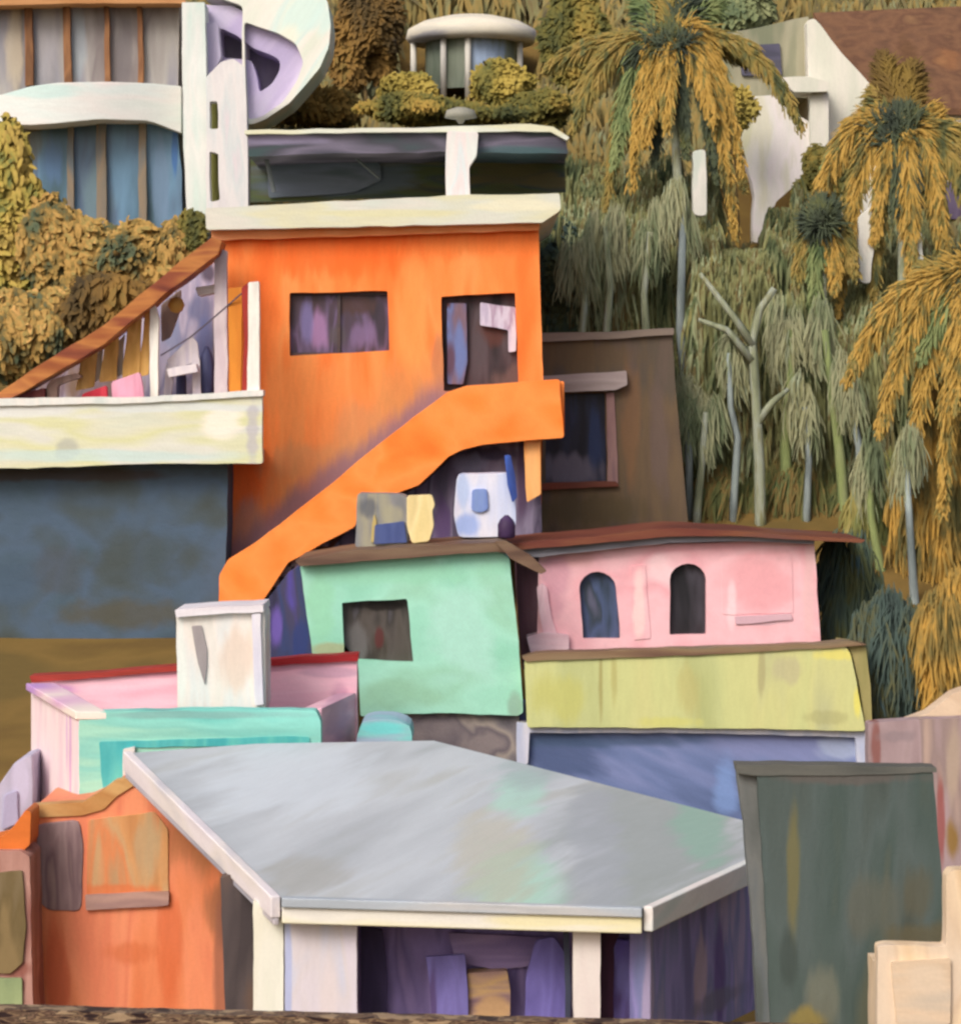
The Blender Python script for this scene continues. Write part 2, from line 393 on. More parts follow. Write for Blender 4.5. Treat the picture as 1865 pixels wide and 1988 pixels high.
slab('curtain', [(932, 588), (1000, 596), (1002, 682), (988, 684), (984, 640), (960, 636), (932, 632)], YO + .12, .04, CL, d1, amp=2, rnd=3)
# roof slab
CRM = paint('cream_white', ['d2d2bc', 'dad8b8', 'd6d9ca', 'dad8cc', 'ced6cc'], 'h', .8, spread=.2, gain=.95, blobs=[(1000, 395, 90, 14, 57, 'e8e4c8', .8), (760, 410, 160, 8, 57, 'dcd8a8', .7)])
slab('roof', [(398, 404), (860, 380), (1086, 374), (1088, 408), (1052, 432), (400, 446)], 57.5, 8.0, CRM, T)
PCH = paint('peach_trim', ['e89a62', 'eda472', 'e08a50', 'e8a878'], 'h', .9)
slab('cornice', [(408, 440), (1048, 426), (1046, 446), (700, 458), (412, 466)], 57.78, .21, PCH, T, rnd=2)
# staircase : parapet outer side, steps and landing behind it
STR = paint('orange_stair', ['f07828', 'fa8838', 'fc9448', 'f88c40', 'f58030'], 'n', .8, .6, spread=.2, grain=.05)
st = slab('staircase', [(444, 1086), (500, 1050), (640, 942), (760, 842), (868, 762), (905, 748), (1086, 736), (1094, 850), (940, 862), (895, 874), (868, 888), (815, 942), (770, 958), (700, 962), (690, 1022), (560, 1092), (510, 1168), (424, 1178), (426, 1118)], 56.4, .22, STR, T, bevel=.04)
STEP = paint('step_concrete', ['7a6a70', '8c7c80', '6a5c68'], 'h', 1)
vf = []
for i in range(17):                                    # real steps hidden behind the parapet
    t = i / 16; a = P(500 + t * 380, 1125 - t * 315, 56.62)
    vf.append(boxv(a.x - .14, a.x + .18, 56.63, 57.95, a.z - .35, a.z - .02))
a, b = P(880, 812, 56.62), P(1092, 845, 56.62)
vf.append(boxv(a.x, b.x, 56.63, 57.98, b.z, b.z + .28))
link('steps', *merge(*vf), STEP, st, .01)
a = P(1076, 738, 56.4); b = P(1094, 850, 56.4)
quad3('end_parapet', [(a.x - .05, 56.625, a.z - .02), (b.x + .02, 56.625, a.z - .02), (b.x + .02, 56.625, b.z + .02), (a.x - .05, 56.625, b.z + .02)], (0, 1.35, 0), STR, st, .03)
slab('post', [(1016, 845), (1050, 845), (1050, 960), (1022, 975)], 56.66, .28, paint('peach_post', ['f0a862', 'f5b472', 'e8a060'], 'v', 1), T, rnd=3)

# roof terrace canopy standing on the orange house
T2 = thing('roof_canopy', 'long thin white flat canopy on posts standing on the cream roof slab', 'canopy', P(790, 378, 60))
WHT = paint('white_plaster', ['cfd6d0', 'dfe0da', 'e6e2da', 'd8dcd6', 'e8e4de'], 'v', .6, spread=.2, blobs=[], grain=.05)
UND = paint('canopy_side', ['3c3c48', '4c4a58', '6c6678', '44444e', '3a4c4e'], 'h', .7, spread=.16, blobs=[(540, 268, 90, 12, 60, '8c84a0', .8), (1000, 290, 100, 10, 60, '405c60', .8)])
slab('roof', [(474, 252), (800, 248), (900, 243), (1030, 240), (1075, 246), (1106, 266), (1100, 272), (1070, 256), (1000, 254), (474, 260)], 60, 3.2, CRM, T2, rnd=2, bevel=.01)
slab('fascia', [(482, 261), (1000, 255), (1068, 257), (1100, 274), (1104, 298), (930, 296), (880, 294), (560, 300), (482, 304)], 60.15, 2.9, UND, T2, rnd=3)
slab('post', [(868, 254), (928, 256), (926, 300), (910, 322), (913, 384), (866, 388), (864, 330)], 59.7, .4, paint('post_white', ['d4d8d4', 'dcd2d0', 'ccd4d6', 'd8c8c8'], 'v', 1), T2)
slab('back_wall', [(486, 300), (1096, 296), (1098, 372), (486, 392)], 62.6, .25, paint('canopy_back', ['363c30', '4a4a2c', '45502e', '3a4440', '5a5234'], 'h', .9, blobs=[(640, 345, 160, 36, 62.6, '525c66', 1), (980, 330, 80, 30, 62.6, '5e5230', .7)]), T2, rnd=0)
GLZ = paint('slate_glass', ['4a555c', '56606a', '606878', '4c5860'], 'h', .8, .35, bump=.1)
slab('panel', [(520, 318), (735, 314), (740, 350), (690, 372), (522, 384)], 62.45, .1, GLZ, T2, rnd=5)
link('cross_bar', *tube([P(515, 300, 61), P(532, 372, 61)], .05), paint('grey_tube', ['686e70', '5c6264'], 'n', 1), T2)
link('cross_bar', *tube([P(690, 306, 61.5), P(735, 345, 61.5)], .025), MATS['grey_tube'], T2)
T3 = thing('roof_lamp', 'small pale domed lamp on top of the white canopy', 'lamp', P(894, 243, 61))
link('shade', *lathe(P(894, 0, 61).x, 61, [(.05, P(0, 240, 61).z), (.1, P(0, 232, 61).z), (.34, P(0, 228, 61).z), (.3, P(0, 214, 61).z), (.1, P(0, 208, 61).z)]), paint('pale_lamp', ['8c8c80', '9c988c'], 'n', 1), T3, smooth=True)

# ================================================================== TERRACE on the left
T = thing('terrace', 'long cream balcony terrace with a lean-to roof left of the orange house', 'terrace', P(250, 905, 56.2))
CRW = paint('parapet_cream', ['d4d8c6', 'dad9c0', 'd8d8a8', 'dcdccf', 'd0d4c4'], 'h', .6, spread=.22, gain=.97, blobs=[
    (430, 820, 40, 34, 56, 'f2ecdc', .9), (130, 870, 22, 24, 56, 'aeb0a8', .7), (30, 800, 160, 18, 56, 'e0e2e0', .8), (330, 790, 190, 10, 56, 'd8dedd', .8), (490, 840, 12, 60, 56, 'b8b4bc', .7), (200, 885, 300, 12, 56, 'c4dcd8', .7)])
slab('parapet', [(-160, 786), (60, 784), (290, 778), (508, 764), (510, 900), (300, 900), (80, 908), (-160, 912)], 56.0, .35, CRW, T)
slab('parapet_cap', [(-160, 776), (60, 772), (290, 770), (512, 756), (512, 768), (290, 782), (60, 787), (-160, 790)], 55.93, .5, WHT, T, rnd=2)
slab('floor', [(-160, 880), (500, 872), (500, 898), (-160, 906)], 56.36, 3.9, WHT, T, rnd=0)
slab('back_wall', [(-160, 880), (30, 770), (300, 560), (425, 480), (425, 872), (0, 878)], 58.6, .3, paint('terrace_back', ['a49cb4', 'b8b0c4', '9492b0', 'bcb4c8', 'a89888'], 'v', .9, blobs=[
    (385, 600, 30, 30, 58.6, '6a7094', .8), (400, 700, 30, 80, 58.6, '6c78a8', .9), (330, 640, 20, 60, 58.6, '8890b0', .8), (405, 530, 14, 20, 58.6, '5a5468', 1), (150, 740, 120, 50, 58.6, '6a4a38', .7)]), T, rnd=0)
BM = paint('beam_rust', ['7a3e26', '9a5830', 'b87840', '8c4a30', '6c3428'], 'd', 1.2, spread=.2)
rf = slab('lean_to_roof', [(-160, 866), (0, 758), (200, 632), (340, 515), (412, 460), (430, 466), (424, 492), (350, 548), (200, 668), (100, 728), (20, 774), (-160, 892)], 56.3, 1.0, BM, T, amp=2, rnd=2)
WB = paint('white_post', ['e4e0d4', 'eeeae0', 'd8d4cc'], 'v', 1.2)
slab('post', [(290, 596), (300, 590), (308, 620), (306, 778), (291, 778)], 56.7, .22, WB, T, rnd=3)
slab('post', [(482, 548), (503, 546), (504, 770), (480, 770)], 56.12, .25, WB, T, rnd=3)
slab('post_stripe', [(468, 560), (482, 548), (482, 762), (470, 770), (474, 660)], 56.22, .15, paint('red_stripe', ['7a2a2c', '9a3028', '8a2430'], 'v', 1), T, rnd=2)
slab('frame', [[(416, 480), (440, 486), (442, 770), (416, 772)], ], 56.9, .25, paint('mauve_post', ['c8bcc4', 'd6ccd0', 'b8acb8'], 'v', 1), T, rnd=3)
slab('shelf', [(378, 556), (430, 550), (430, 566), (384, 574)], 57.1, .5, paint('shelf_white', ['d0c8c8', 'c4b8b4'], 'h', 1), T, rnd=3)
slab('side_board', [(443, 560), (470, 556), (468, 770), (445, 770)], 56.5, .1, paint('ochre_board', ['c87a28', 'd88a30', 'b86a24'], 'v', 1), T, rnd=2)
slab('lattice', [(312, 590), (352, 560), (352, 600), (330, 655), (312, 665)], 57.6, .08, paint('taupe_board', ['8a7468', '9a8478', '7a6a68'], 'v', 1), T, rnd=4)
OC = paint('ochre_curtain', ['c0924a', 'd0a058', 'dcb068', 'b88a48'], 'v', 1.4)
TI = thing('curtain', 'four ochre and grey striped curtain strips hanging under the rust lean-to roof', 'curtain', P(220, 790, 57))
for k, (a, b, c_, d, m) in enumerate([(240, 272, 634, 730, OC), (272, 290, 612, 726, OC), (196, 228, 668, 738, OC), (150, 186, 702, 752, OC)]):
    slab('strip', [(a + 8, c_), (b + 4, c_ - 22), (b - 2, d), (a - 4, d + 6)], 57.0 + .03 * k, .05, m, TI, amp=2, rnd=4)
GS = paint('grey_strip', ['a8a49c', 'b8b0a0', '98948c'], 'v', 1.5)
slab('strip', [(230, 662), (242, 648), (238, 726), (224, 732)], 57.2, .05, GS, TI, rnd=3); slab('strip', [(186, 690), (200, 676), (194, 736), (182, 742)], 57.2, .05, GS, TI, rnd=3)
GL = 'laundry and clutter on the terrace'
tag(slab('pink_cloth', [(217, 742), (272, 722), (280, 776), (218, 786)], 56.5, .12, paint('cloth_pink', ['cc8aa0', 'd89cb0', 'e0a4bc'], 'v', 1.5), None, amp=2), 'bright pink cloth hung behind the terrace parapet beside a white post', 'cloth', GL)
tag(slab('red_cloth', [(160, 764), (208, 748), (209, 786), (158, 790)], 56.55, .12, paint('cloth_red', ['9c1c2c', 'b0283a', 'c43848'], 'v', 1.5), None, amp=2), 'crimson red cloth lying on the terrace parapet left of the pink cloth', 'cloth', GL)
tag(slab('crate', [(30, 768), (86, 752), (88, 790), (34, 792)], 56.6, .5, paint('maroon_box', ['5c2a2c', '6c3434', '7c4440'], 'v', 1.5), None), 'dark maroon crate at the low end of the terrace roof', 'crate')
tag(slab('stool', [(90, 748), (100, 736), (150, 724), (160, 732), (112, 748), (110, 786), (92, 790)], 56.7, .3, paint('taupe_stool', ['a08478', '8c7468', 'b09488'], 'v', 1.5), None), 'bent taupe stool between the maroon crate and the red cloth', 'stool')
WS = paint('chair_white', ['cfc8cf', 'dcd4d6', 'c4bcc8'], 'v', 1.5)
TC = thing('garden_chair', 'white angular chair on the terrace between two white posts', 'chair', P(350, 772, 57.3))
slab('backrest', [(324, 700), (372, 652), (384, 664), (386, 700), (352, 712), (334, 728)], 57.3, .08, WS, TC, rnd=3)
slab('leg', [(322, 706), (338, 716), (332, 772), (318, 772)], 57.25, .08, WS, TC, rnd=2)
slab('leg', [(372, 700), (388, 696), (390, 772), (374, 772)], 57.25, .08, WS, TC, rnd=2)
slab('seat', [(324, 716), (380, 706), (384, 722), (328, 732)], 56.85, .45, WS, TC, rnd=2)
NV = paint('navy_bottle', ['3c4060', '4a4e72', '34385a'], 'v', 1.5)
def bottle(name, lab, u, v0, v1, ru, Y, m, cat, group=None):
    x = P(u, 0, Y).x; r = ru / F * Y; z0, z1 = P(0, v1, Y).z, P(0, v0, Y).z; h = z1 - z0
    return tag(link(name, *lathe(x, Y, [(r * .7, z0), (r, z0 + h * .08), (r, z0 + h * .6), (r * .75, z0 + h * .8), (r * .35, z0 + h * .95), (r * .2, z1)], 16), m, None, smooth=True), lab, cat, group)
bottle('gas_bottle', 'tall navy blue gas bottle right of the white terrace chair', 401, 672, 768, 15, 57.5, NV, 'gas bottle', 'navy bottles on the terrace')
bottle('gas_bottle', 'short navy blue bottle under the white terrace chair', 352, 712, 770, 10, 57.8, NV, 'gas bottle', 'navy bottles on the terrace')
lz = P(342, 592, 57.0)
tag(link('paper_lantern', *merge(lathe(lz.x, 57.0, [(.02, lz.z - .16), (.12, lz.z - .12), (.17, lz.z), (.12, lz.z + .12), (.02, lz.z + .16)], 16), tube([lz + Vector((0, 0, .14)), lz + Vector((0, 0, .42))], .008, sides=5)), paint('lantern', ['c09048', 'b08440'], 'n', 1), None, smooth=True), 'small round ochre lantern hanging under the lean-to roof', 'lantern')
tag(link('wash_line', *tube([P(312, 690, 56.9), P(370, 654, 56.8), P(420, 612, 56.6), P(480, 560, 56.3)], .016, sides=6), paint('line_grey', ['5c5460'], 'n', 1), None), 'thin grey wash line running up across the white terrace posts', 'wash line')

# dark lower storey under the terrace
T = thing('dark_lower_building', 'dark slate blue windowless storey under the cream terrace', 'building', P(200, 1210, 57.4))
slab('wall', [(-160, 902), (442, 900), (440, 1030), (436, 1110), (425, 1170), (340, 1180), (342, 1240), (-160, 1240)], 56.7, 5.2, paint('slate_wall', ['44525e', '4a5c6a', '4e6074', '4a565c', '464c48'], 'n', .6, .8, spread=.2, bump=.6, blobs=[
    (280, 1080, 110, 60, 56.7, '464e4c', .6), (110, 1110, 60, 50, 56.7, '4c4e50', .5), (250, 1190, 160, 30, 56.7, '54503e', .7), (40, 1130, 50, 60, 57.4, '46586a', .7), (100, 920, 300, 14, 57.4, '463e3e', .8)]), T)

# ================================================================== BROWN HOUSE (right of the orange one)
YB = 61.0
T = thing('brown_house', 'plain dull brown house with one dark window and pale lintel', 'house', P(1190, 1030, YB))
BRW = paint('brown_wall', ['54483c', '645444', '6e5c46', '5e5448', '6a5a50'], 'v', .6, .75, spread=.2, blobs=[(1150, 690, 100, 30, YB, '6c5a42', .7), (1225, 820, 20, 120, YB, '886444', .6), (1280, 850, 20, 130, YB, '6a5a54', .7), (1150, 990, 120, 30, YB, '5c5038', .7)])
walls('wall', [(1040, 648), (1304, 642), (1312, 760), (1334, 1000), (1340, 1060), (1034, 1070)], [[(1060, 766), (1174, 762), (1178, 940), (1058, 944)]], YB, 5, BRW, T)
slab('coping', [(1038, 646), (1180, 644), (1308, 636), (1308, 650), (1180, 658), (1040, 664)], YB - .12, 5.2, paint('coping_grey', ['7a6e66', '86786c', '94857a'], 'h', 1), T, rnd=2)
wnd = slab('window', rc(1056, 760, 1182, 946), YB + .2, .08, paint('window_navy', ['1e1e2c', '282a3c', '2c3450', '24242c'], 'v', 1, .3, blobs=[(1110, 915, 60, 34, YB, '6c6878', .9), (1155, 860, 14, 60, YB, '2e3e66', .8)]), T, rnd=0)
slab('lintel', [(1040, 730), (1216, 720), (1218, 748), (1195, 758), (1040, 762)], YB - .25, .4, paint('lintel_mauve', ['a89a98', 'b4a6a4', '9c908c'], 'h', 1), T, rnd=3)
slab('jamb', [(1176, 762), (1192, 760), (1200, 938), (1180, 944)], YB - .06, .2, paint('jamb_pink', ['8a6a6a', '9c7c78', '7a6068'], 'v', 1), T, rnd=2)
slab('sill', [(1046, 938), (1196, 934), (1202, 944), (1048, 952)], YB - .12, .3, paint('sill_rust', ['7a4030', '6a4438'], 'h', 1), T, rnd=2)

# ================================================================== MINT HOUSE
YM = 51.0
T = thing('mint_house', 'small mint green house with one dark square window', 'house', P(810, 1390, YM))
MNT = paint('mint_wall', ['84c2a6', '90ccb4', '9cd4be', '94c8ae', 'a2d6c6'], 'n', .55, .6, spread=.2, grain=.05, gain=1.07, blobs=[
    (900, 1230, 70, 90, YM, 'a4d4c4', .85), (760, 1110, 200, 26, YM, '90ccae', .8), (620, 1180, 30, 70, YM, '8ecaa8', .8), (760, 1350, 90, 30, YM, '8cba9c', .7), (640, 1262, 40, 14, YM, 'a0a47c', .8), (1000, 1370, 14, 30, YM, '86a090', .7)])
walls('wall', [(582, 1098), (700, 1088), (965, 1070), (988, 1084), (1004, 1220), (1016, 1384), (1006, 1390), (850, 1384), (700, 1390), (694, 1277), (606, 1270)], [[(664, 1170), (790, 1163), (802, 1286), (668, 1280)]], YM, 2.7, MNT, T)
wnd = slab('window', rc(658, 1158, 808, 1292), YM + .2, .08, paint('window_brown', ['2c2624', '4a443e', '56504c', '403c3a', '5a5860'], 'v', 1, .4, blobs=[(690, 1250, 30, 40, YM, '6a6868', .8), (740, 1177, 60, 10, YM, '241e1c', .9), (735, 1240, 10, 20, YM, '5c2c2c', .8)]), T, rnd=0)
RB = paint('roof_brown', ['5c463a', '6e5646', '7a6450', '644c3e'], 'h', .9)
rf = slab('roof', [(572, 1088), (690, 1068), (968, 1052), (985, 1058), (990, 1076), (965, 1071), (700, 1090), (582, 1100)], YM - .25, 3.0, RB, T, rnd=3)
slab('strut', [(960, 1050), (982, 1050), (1030, 1078), (1062, 1110), (1050, 1116), (990, 1084)], YM - .5, .22, RB, rf, rnd=3)
# its dark navy side annex
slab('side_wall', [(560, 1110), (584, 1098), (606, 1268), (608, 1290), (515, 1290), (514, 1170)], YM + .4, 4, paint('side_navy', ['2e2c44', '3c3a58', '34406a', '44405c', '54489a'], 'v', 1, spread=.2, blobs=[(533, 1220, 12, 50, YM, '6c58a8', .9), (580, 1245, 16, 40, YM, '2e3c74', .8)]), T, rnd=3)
slab('base_wall', [(786, 1380), (1008, 1378), (1006, 1500), (786, 1500)], YM + .15, 3, paint('rubble', ['5a565c', '787274', '9a9088', '686066', '847a7a'], 'n', 1.1, .85, spread=.14, bump=.8), T, rnd=3)

# objects on the mint roof
YR = 52.0
TB = thing('storage_box', 'grey metal box with a blue hatch on the mint house roof', 'storage box', P(740, 1060, YR))
slab('cabinet', [(694, 958), (776, 960), (790, 964), (792, 1058), (690, 1062)], YR, 1.0, paint('box_grey', ['6c7076', '848486', '9c9884', '787c84'], 'v', 1, blobs=[(715, 985, 20, 22, YR, '5c6068', .8), (760, 1000, 20, 20, YR, 'a09c84', .7)]), TB)
slab('hatch', [(728, 1020), (785, 1012), (790, 1054), (726, 1056)], YR - .06, .1, paint('hatch_blue', ['3e4c80', '4c5a8c', '505878'], 'v', 1.2), TB, rnd=3)
slab('edge_strip', [(722, 1014), (726, 998), (730, 1010), (728, 1052), (720, 1052)], YR - .05, .06, paint('strip_gold', ['b8a468'], 'v', 1), TB, rnd=1)
tag(slab('column', [(790, 962), (838, 960), (844, 980), (838, 992), (842, 1022), (832, 1052), (800, 1054), (790, 1024)], YR - .25, .5, paint('col_cream', ['e0cc90', 'ecd8a0', 'd8c48c', 'e4dcb0'], 'v', 1.2), None, rnd=5, amp=2), 'pale yellow stub column standing beside the grey metal box', 'column')
TW = thing('water_tank', 'white and pale blue water tank on the roof under the orange stair landing', 'water tank', P(940, 1046, YR + .3))
slab('tank', [(886, 922), (990, 918), (1000, 960), (1002, 1020), (984, 1042), (890, 1044), (880, 1000)], YR + .3, 1.2, paint('tank_white', ['a8b8e0', 'c8d0e8', 'dcdce8', 'ccc8dc'], 'v', .9, spread=.2, blobs=[(905, 1020, 26, 22, YR, '90a8e0', .8), (896, 950, 14, 40, YR, 'a8bce0', .8)]), TW, rnd=10, bevel=.08)
slab('hatch', [(916, 950), (944, 948), (948, 990), (930, 996), (914, 990)], YR + .24, .1, paint('hatch_pale', ['6a80b8', '7a90c8', '8098c0'], 'v', 1.2), TW, rnd=6)
tag(slab('blue_cloth', [(978, 885), (990, 884), (1000, 930), (1004, 965), (994, 975), (984, 940)], YR + .1, .1, paint('cloth_blue', ['3450a0', '4060b4', '2c4080'], 'v', 1.2), None, rnd=3, amp=2), 'narrow royal blue cloth hanging over the white water tank', 'cloth')
bottle('clay_pot', 'small dark purple pot at the foot of the white water tank', 983, 1000, 1045, 17, YR - .1, paint('pot_purple', ['3c2a44', '48345a', '342438'], 'n', 1), 'pot')
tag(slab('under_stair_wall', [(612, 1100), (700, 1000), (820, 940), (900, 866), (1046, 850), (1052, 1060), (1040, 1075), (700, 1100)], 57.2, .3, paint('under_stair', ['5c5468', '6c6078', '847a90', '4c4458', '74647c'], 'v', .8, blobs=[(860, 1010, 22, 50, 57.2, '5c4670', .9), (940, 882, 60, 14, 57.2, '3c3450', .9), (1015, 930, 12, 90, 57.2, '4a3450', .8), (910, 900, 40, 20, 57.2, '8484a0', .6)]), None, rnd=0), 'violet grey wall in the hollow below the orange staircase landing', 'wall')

tag(slab('basin', [(702, 1402), (720, 1396), (770, 1398), (796, 1410), (800, 1440), (790, 1475), (700, 1475), (690, 1440)], 47.5, 1.3, paint('basin_turq', ['6cbcc0', '80ccc8', '98b8c8', 'a8bcd0'], 'h', 1, blobs=[(745, 1414, 40, 12, 47.5, '70d0d0', .9), (745, 1450, 70, 20, 47.5, 'a4b4cc', .8)]), None, rnd=12, bevel=.08), 'low turquoise basin with lavender rim behind the grey roof', 'basin')

# ================================================================== PINK HOUSE WITH YELLOW TERRACE
YP = 52.5
T = thing('pink_house', 'pale pink house with two arched windows above a yellow terrace wall', 'house', P(1340, 1600, YP))
def arch(u0, u1, v0, v1, lean=0):
    r = (u1 - u0) / 2; c = (u0 + u1) / 2; pts = [(u1 + lean, v1), (u0 + lean, v1)]
    for k in range(9):
        t = math.pi * (1 - k / 8); pts.append((c + r * math.cos(t), v0 + r * .9 - r * .9 * math.sin(t)))
    return pts
A1, A2 = arch(1124, 1196, 1110, 1240, 8), arch(1300, 1370, 1094, 1232, 0)
PNK = paint('pink_wall', ['dc9ca4', 'e4acb2', 'e8b8be', 'e0a4ac', 'eac4c8'], 'n', .6, .6, spread=.2, grain=.05, gain=1.07, blobs=[
    (1480, 1130, 60, 60, YP, 'dfa0a6', .8), (1100, 1080, 60, 20, YP, 'cf9c9c', .8), (1240, 1180, 12, 70, YP, 'ecccc8', .8), (1080, 1130, 30, 60, YP, 'c890a0', .7), (1420, 1180, 10, 50, YP, 'ecccd0', .8), (1480, 1207, 60, 8, YP, 'c8a4ac', .9), (1570, 1140, 12, 100, YP, 'dcb4b4', .7)])
walls('wall', [(1046, 1070), (1300, 1056), (1580, 1048), (1586, 1150), (1596, 1300), (1040, 1300), (1044, 1180)], [A1, A2], YP, 2.8, PNK, T)
WA = paint('arch_blue', ['344050', '44526c', '4c5a7c', '3a4450', '5a5c70'], 'v', 1.1, .35, bump=.1); WC = paint('arch_dark', ['26262a', '38363c', '44424a', '2e2c30'], 'v', 1.1, .35, bump=.1)
slab('window', rc(1116, 1100, 1212, 1246), YP + .18, .08, WA, T, rnd=0)
slab('window', rc(1294, 1088, 1378, 1238), YP + .18, .08, WC, T, rnd=0)
slab('panel', [(1400, 1082), (1536, 1078), (1540, 1190), (1402, 1194)], YP - .015, .1, PNK, T, rnd=3)
slab('ledge', [(1426, 1196), (1536, 1192), (1538, 1204), (1428, 1212)], YP - .04, .1, paint('ledge_pink', ['c8a4b0', 'd8b4bc'], 'h', 1), T, rnd=2)
slab('pilaster', [(1222, 1098), (1252, 1096), (1262, 1240), (1230, 1242)], YP - .02, .12, PNK, T, rnd=3)
slab('porch_wall', [(1000, 1062), (1050, 1062), (1050, 1300), (1014, 1300)], YP + .5, 3.5, paint('porch_plum_shade', ['5a3c48', '6c4a56', '7c5c68', '503844'], 'v', .9), T, rnd=0)  # shadowed left part of the house, its shade put into the plum colour
slab('porch_post', [(1042, 1142), (1052, 1132), (1062, 1140), (1070, 1200), (1082, 1232), (1054, 1236), (1046, 1190)], YP - .1, .25, paint('post_pinkwhite', ['e4b4c0', 'ecc8d0', 'd8a8b4'], 'v', 1.4), T, rnd=3)
slab('porch_base', [(1022, 1236), (1060, 1228), (1104, 1232), (1104, 1262), (1030, 1268)], YP - .16, .5, paint('base_pinkwhite', ['dcb4be', 'e4c4cc', 'd0a0b0'], 'h', 1.4), T, rnd=4)
slab('eave', [(996, 1064), (1120, 1054), (1300, 1038), (1420, 1036), (1582, 1046), (1580, 1056), (1420, 1050), (1300, 1054), (1130, 1072), (1046, 1082), (1010, 1080)], YP - .25, 3.0, paint('eave_grey', ['74727a', '86848c', '66646c'], 'h', .9), T, rnd=2)
slab('roof', [(978, 1056), (1130, 1044), (1240, 1032), (1306, 1026), (1420, 1030), (1540, 1040), (1680, 1048), (1672, 1054), (1580, 1050), (1420, 1040), (1300, 1042), (1120, 1058), (996, 1068)], YP - .4, 3.3, paint('roof_maroon', ['5e3028', '6e3a2e', '7a4a34', '6a4640'], 'h', .8), T, rnd=2)
YEL = paint('yellow_wall', ['b0b67c', 'bcc288', 'c6ca8c', 'caca8c', 'b8ba8c'], 'v', .35, .6, spread=.2, grain=.05, blobs=[
    (1090, 1350, 60, 50, 51, 'bebe6c', .7), (1165, 1320, 5, 70, 51, 'a29a60', .8), (1190, 1310, 8, 60, 51, 'a8a060', .6), (1340, 1340, 25, 60, 51, 'b8b070', .6), (1475, 1300, 8, 50, 51, 'a8a074', .7), (1530, 1300, 30, 26, 51, 'b4ac8c', .6),
    (1620, 1270, 40, 12, 51, 'dcd474', .9), (1660, 1360, 8, 30, 51, 'e0d86c', .9), (1300, 1400, 60, 12, 51, 'cccb70', .6), (1600, 1390, 50, 14, 51, 'aaa874', .6)])
slab('terrace_wall', [(1018, 1282), (1100, 1276), (1380, 1268), (1640, 1252), (1652, 1270), (1680, 1420), (1400, 1414), (1024, 1412)], 50.8, .4, YEL, T, rnd=6)
slab('terrace_end', [(1642, 1252), (1680, 1256), (1690, 1330), (1694, 1420), (1682, 1422), (1668, 1330), (1654, 1272)], 50.9, 1.6, paint('end_olive', ['8c8854', 'a89c68', '98905c'], 'v', 1), T, rnd=2)
slab('terrace_cap', [(1012, 1276), (1040, 1268), (1300, 1260), (1580, 1250), (1640, 1244), (1684, 1252), (1640, 1256), (1380, 1271), (1020, 1284)], 50.75, .5, paint('cap_brown', ['6e5444', '7c624c', '8a7458', '7a6e5c'], 'h', .9), T, rnd=3)
BLU = paint('blue_wall', ['4a587e', '5c6c94', '6c7ca8', '7c88b4', '6478a4'], 'd', .7, .6, rot=-25, spread=.2, blobs=[
    (1090, 1470, 90, 50, 51, '46567c', .8), (1180, 1440, 180, 14, 51, '485c7c', .7), (1500, 1450, 120, 30, 51, '8088b4', .8), (1630, 1450, 40, 30, 51, 'a4b0cc', .8), (1410, 1530, 26, 60, 51, '7c98cc', .8)])
slab('lower_wall', [(1010, 1408), (1680, 1418), (1682, 1500), (1676, 1720), (1010, 1720)], 51.1, 5, BLU, T, rnd=2)
PW = paint('trim_lavender', ['c0c4d8', 'd0d0dc', 'b4bcd4'], 'v', 1)
slab('trim', [(1002, 1404), (1050, 1406), (1400, 1412), (1682, 1420), (1684, 1500), (1664, 1490), (1660, 1432), (1400, 1424), (1028, 1422), (1024, 1484), (1004, 1484)], 50.95, .5, PW, T, rnd=3)

# ================================================================== PINK WALLED ROOF TERRACE (lower left)
T = thing('walled_courtyard', 'roof courtyard with pink walls, red coping and turquoise front wall', 'courtyard', P(380, 1560, 46))
YA, YBk = 46.0, 49.0
PKL = paint('pink_court', ['e4a8b8', 'ecb8c6', 'f0c4d0', 'e6b0c0'], 'h', .7, .6, grain=.05, blobs=[(640, 1305, 60, 12, 49, 'c49cb0', .8), (660, 1370, 18, 50, 49, 'c898b0', .7), (110, 1338, 60, 10, 49, 'b886c0', .7), (300, 1310, 80, 10, 49, 'dc98ac', .7)])
slab('back_wall', [(62, 1318), (345, 1298), (515, 1290), (692, 1280), (694, 1430), (690, 1520), (62, 1520)], YBk, .35, PKL, T, rnd=3)
slab('coping', [(58, 1312), (200, 1306), (345, 1292), (345, 1303), (200, 1316), (62, 1325)], YBk - .08, .5, paint('coping_red', ['8c2c24', 'a03830', '7a3020'], 'h', 1), T, rnd=1)
slab('coping', [(510, 1282), (600, 1274), (696, 1270), (694, 1284), (600, 1288), (512, 1294)], YBk - .08, .5, paint('coping_red2', ['8c1c20', '9c2428', '7c1c20'], 'h', 1), T, rnd=1)
PKW = paint('pink_outer', ['e8ccd4', 'f0d8dc', 'f2dfe0', 'ecd4d8'], 'v', .8, .6, grain=.04, blobs=[(128, 1480, 4, 110, 46, 'd4a4d0', .9), (118, 1440, 3, 60, 46, 'd8a8d8', .7)])
fl, bl = P(152, 1388, YA), P(60, 1330, YBk); zb = P(0, 1600, YA).z
quad3('side_wall', [(fl.x, fl.y, fl.z), (bl.x, bl.y - .01, bl.z), (bl.x, bl.y - .01, zb), (fl.x, fl.y, zb)], (.4, .05, 0), PKW, T)
quad3('side_coping', [(fl.x - .04, fl.y - .02, fl.z + .05), (bl.x - .04, bl.y - .3, bl.z + .06), (bl.x - .04, bl.y - .3, bl.z - .06), (fl.x - .04, fl.y - .02, fl.z - .08)], (.5, .02, 0), paint('side_cope', ['b890c8', 'd8b0c8', 'ece0d4'], 'h', 1), T)
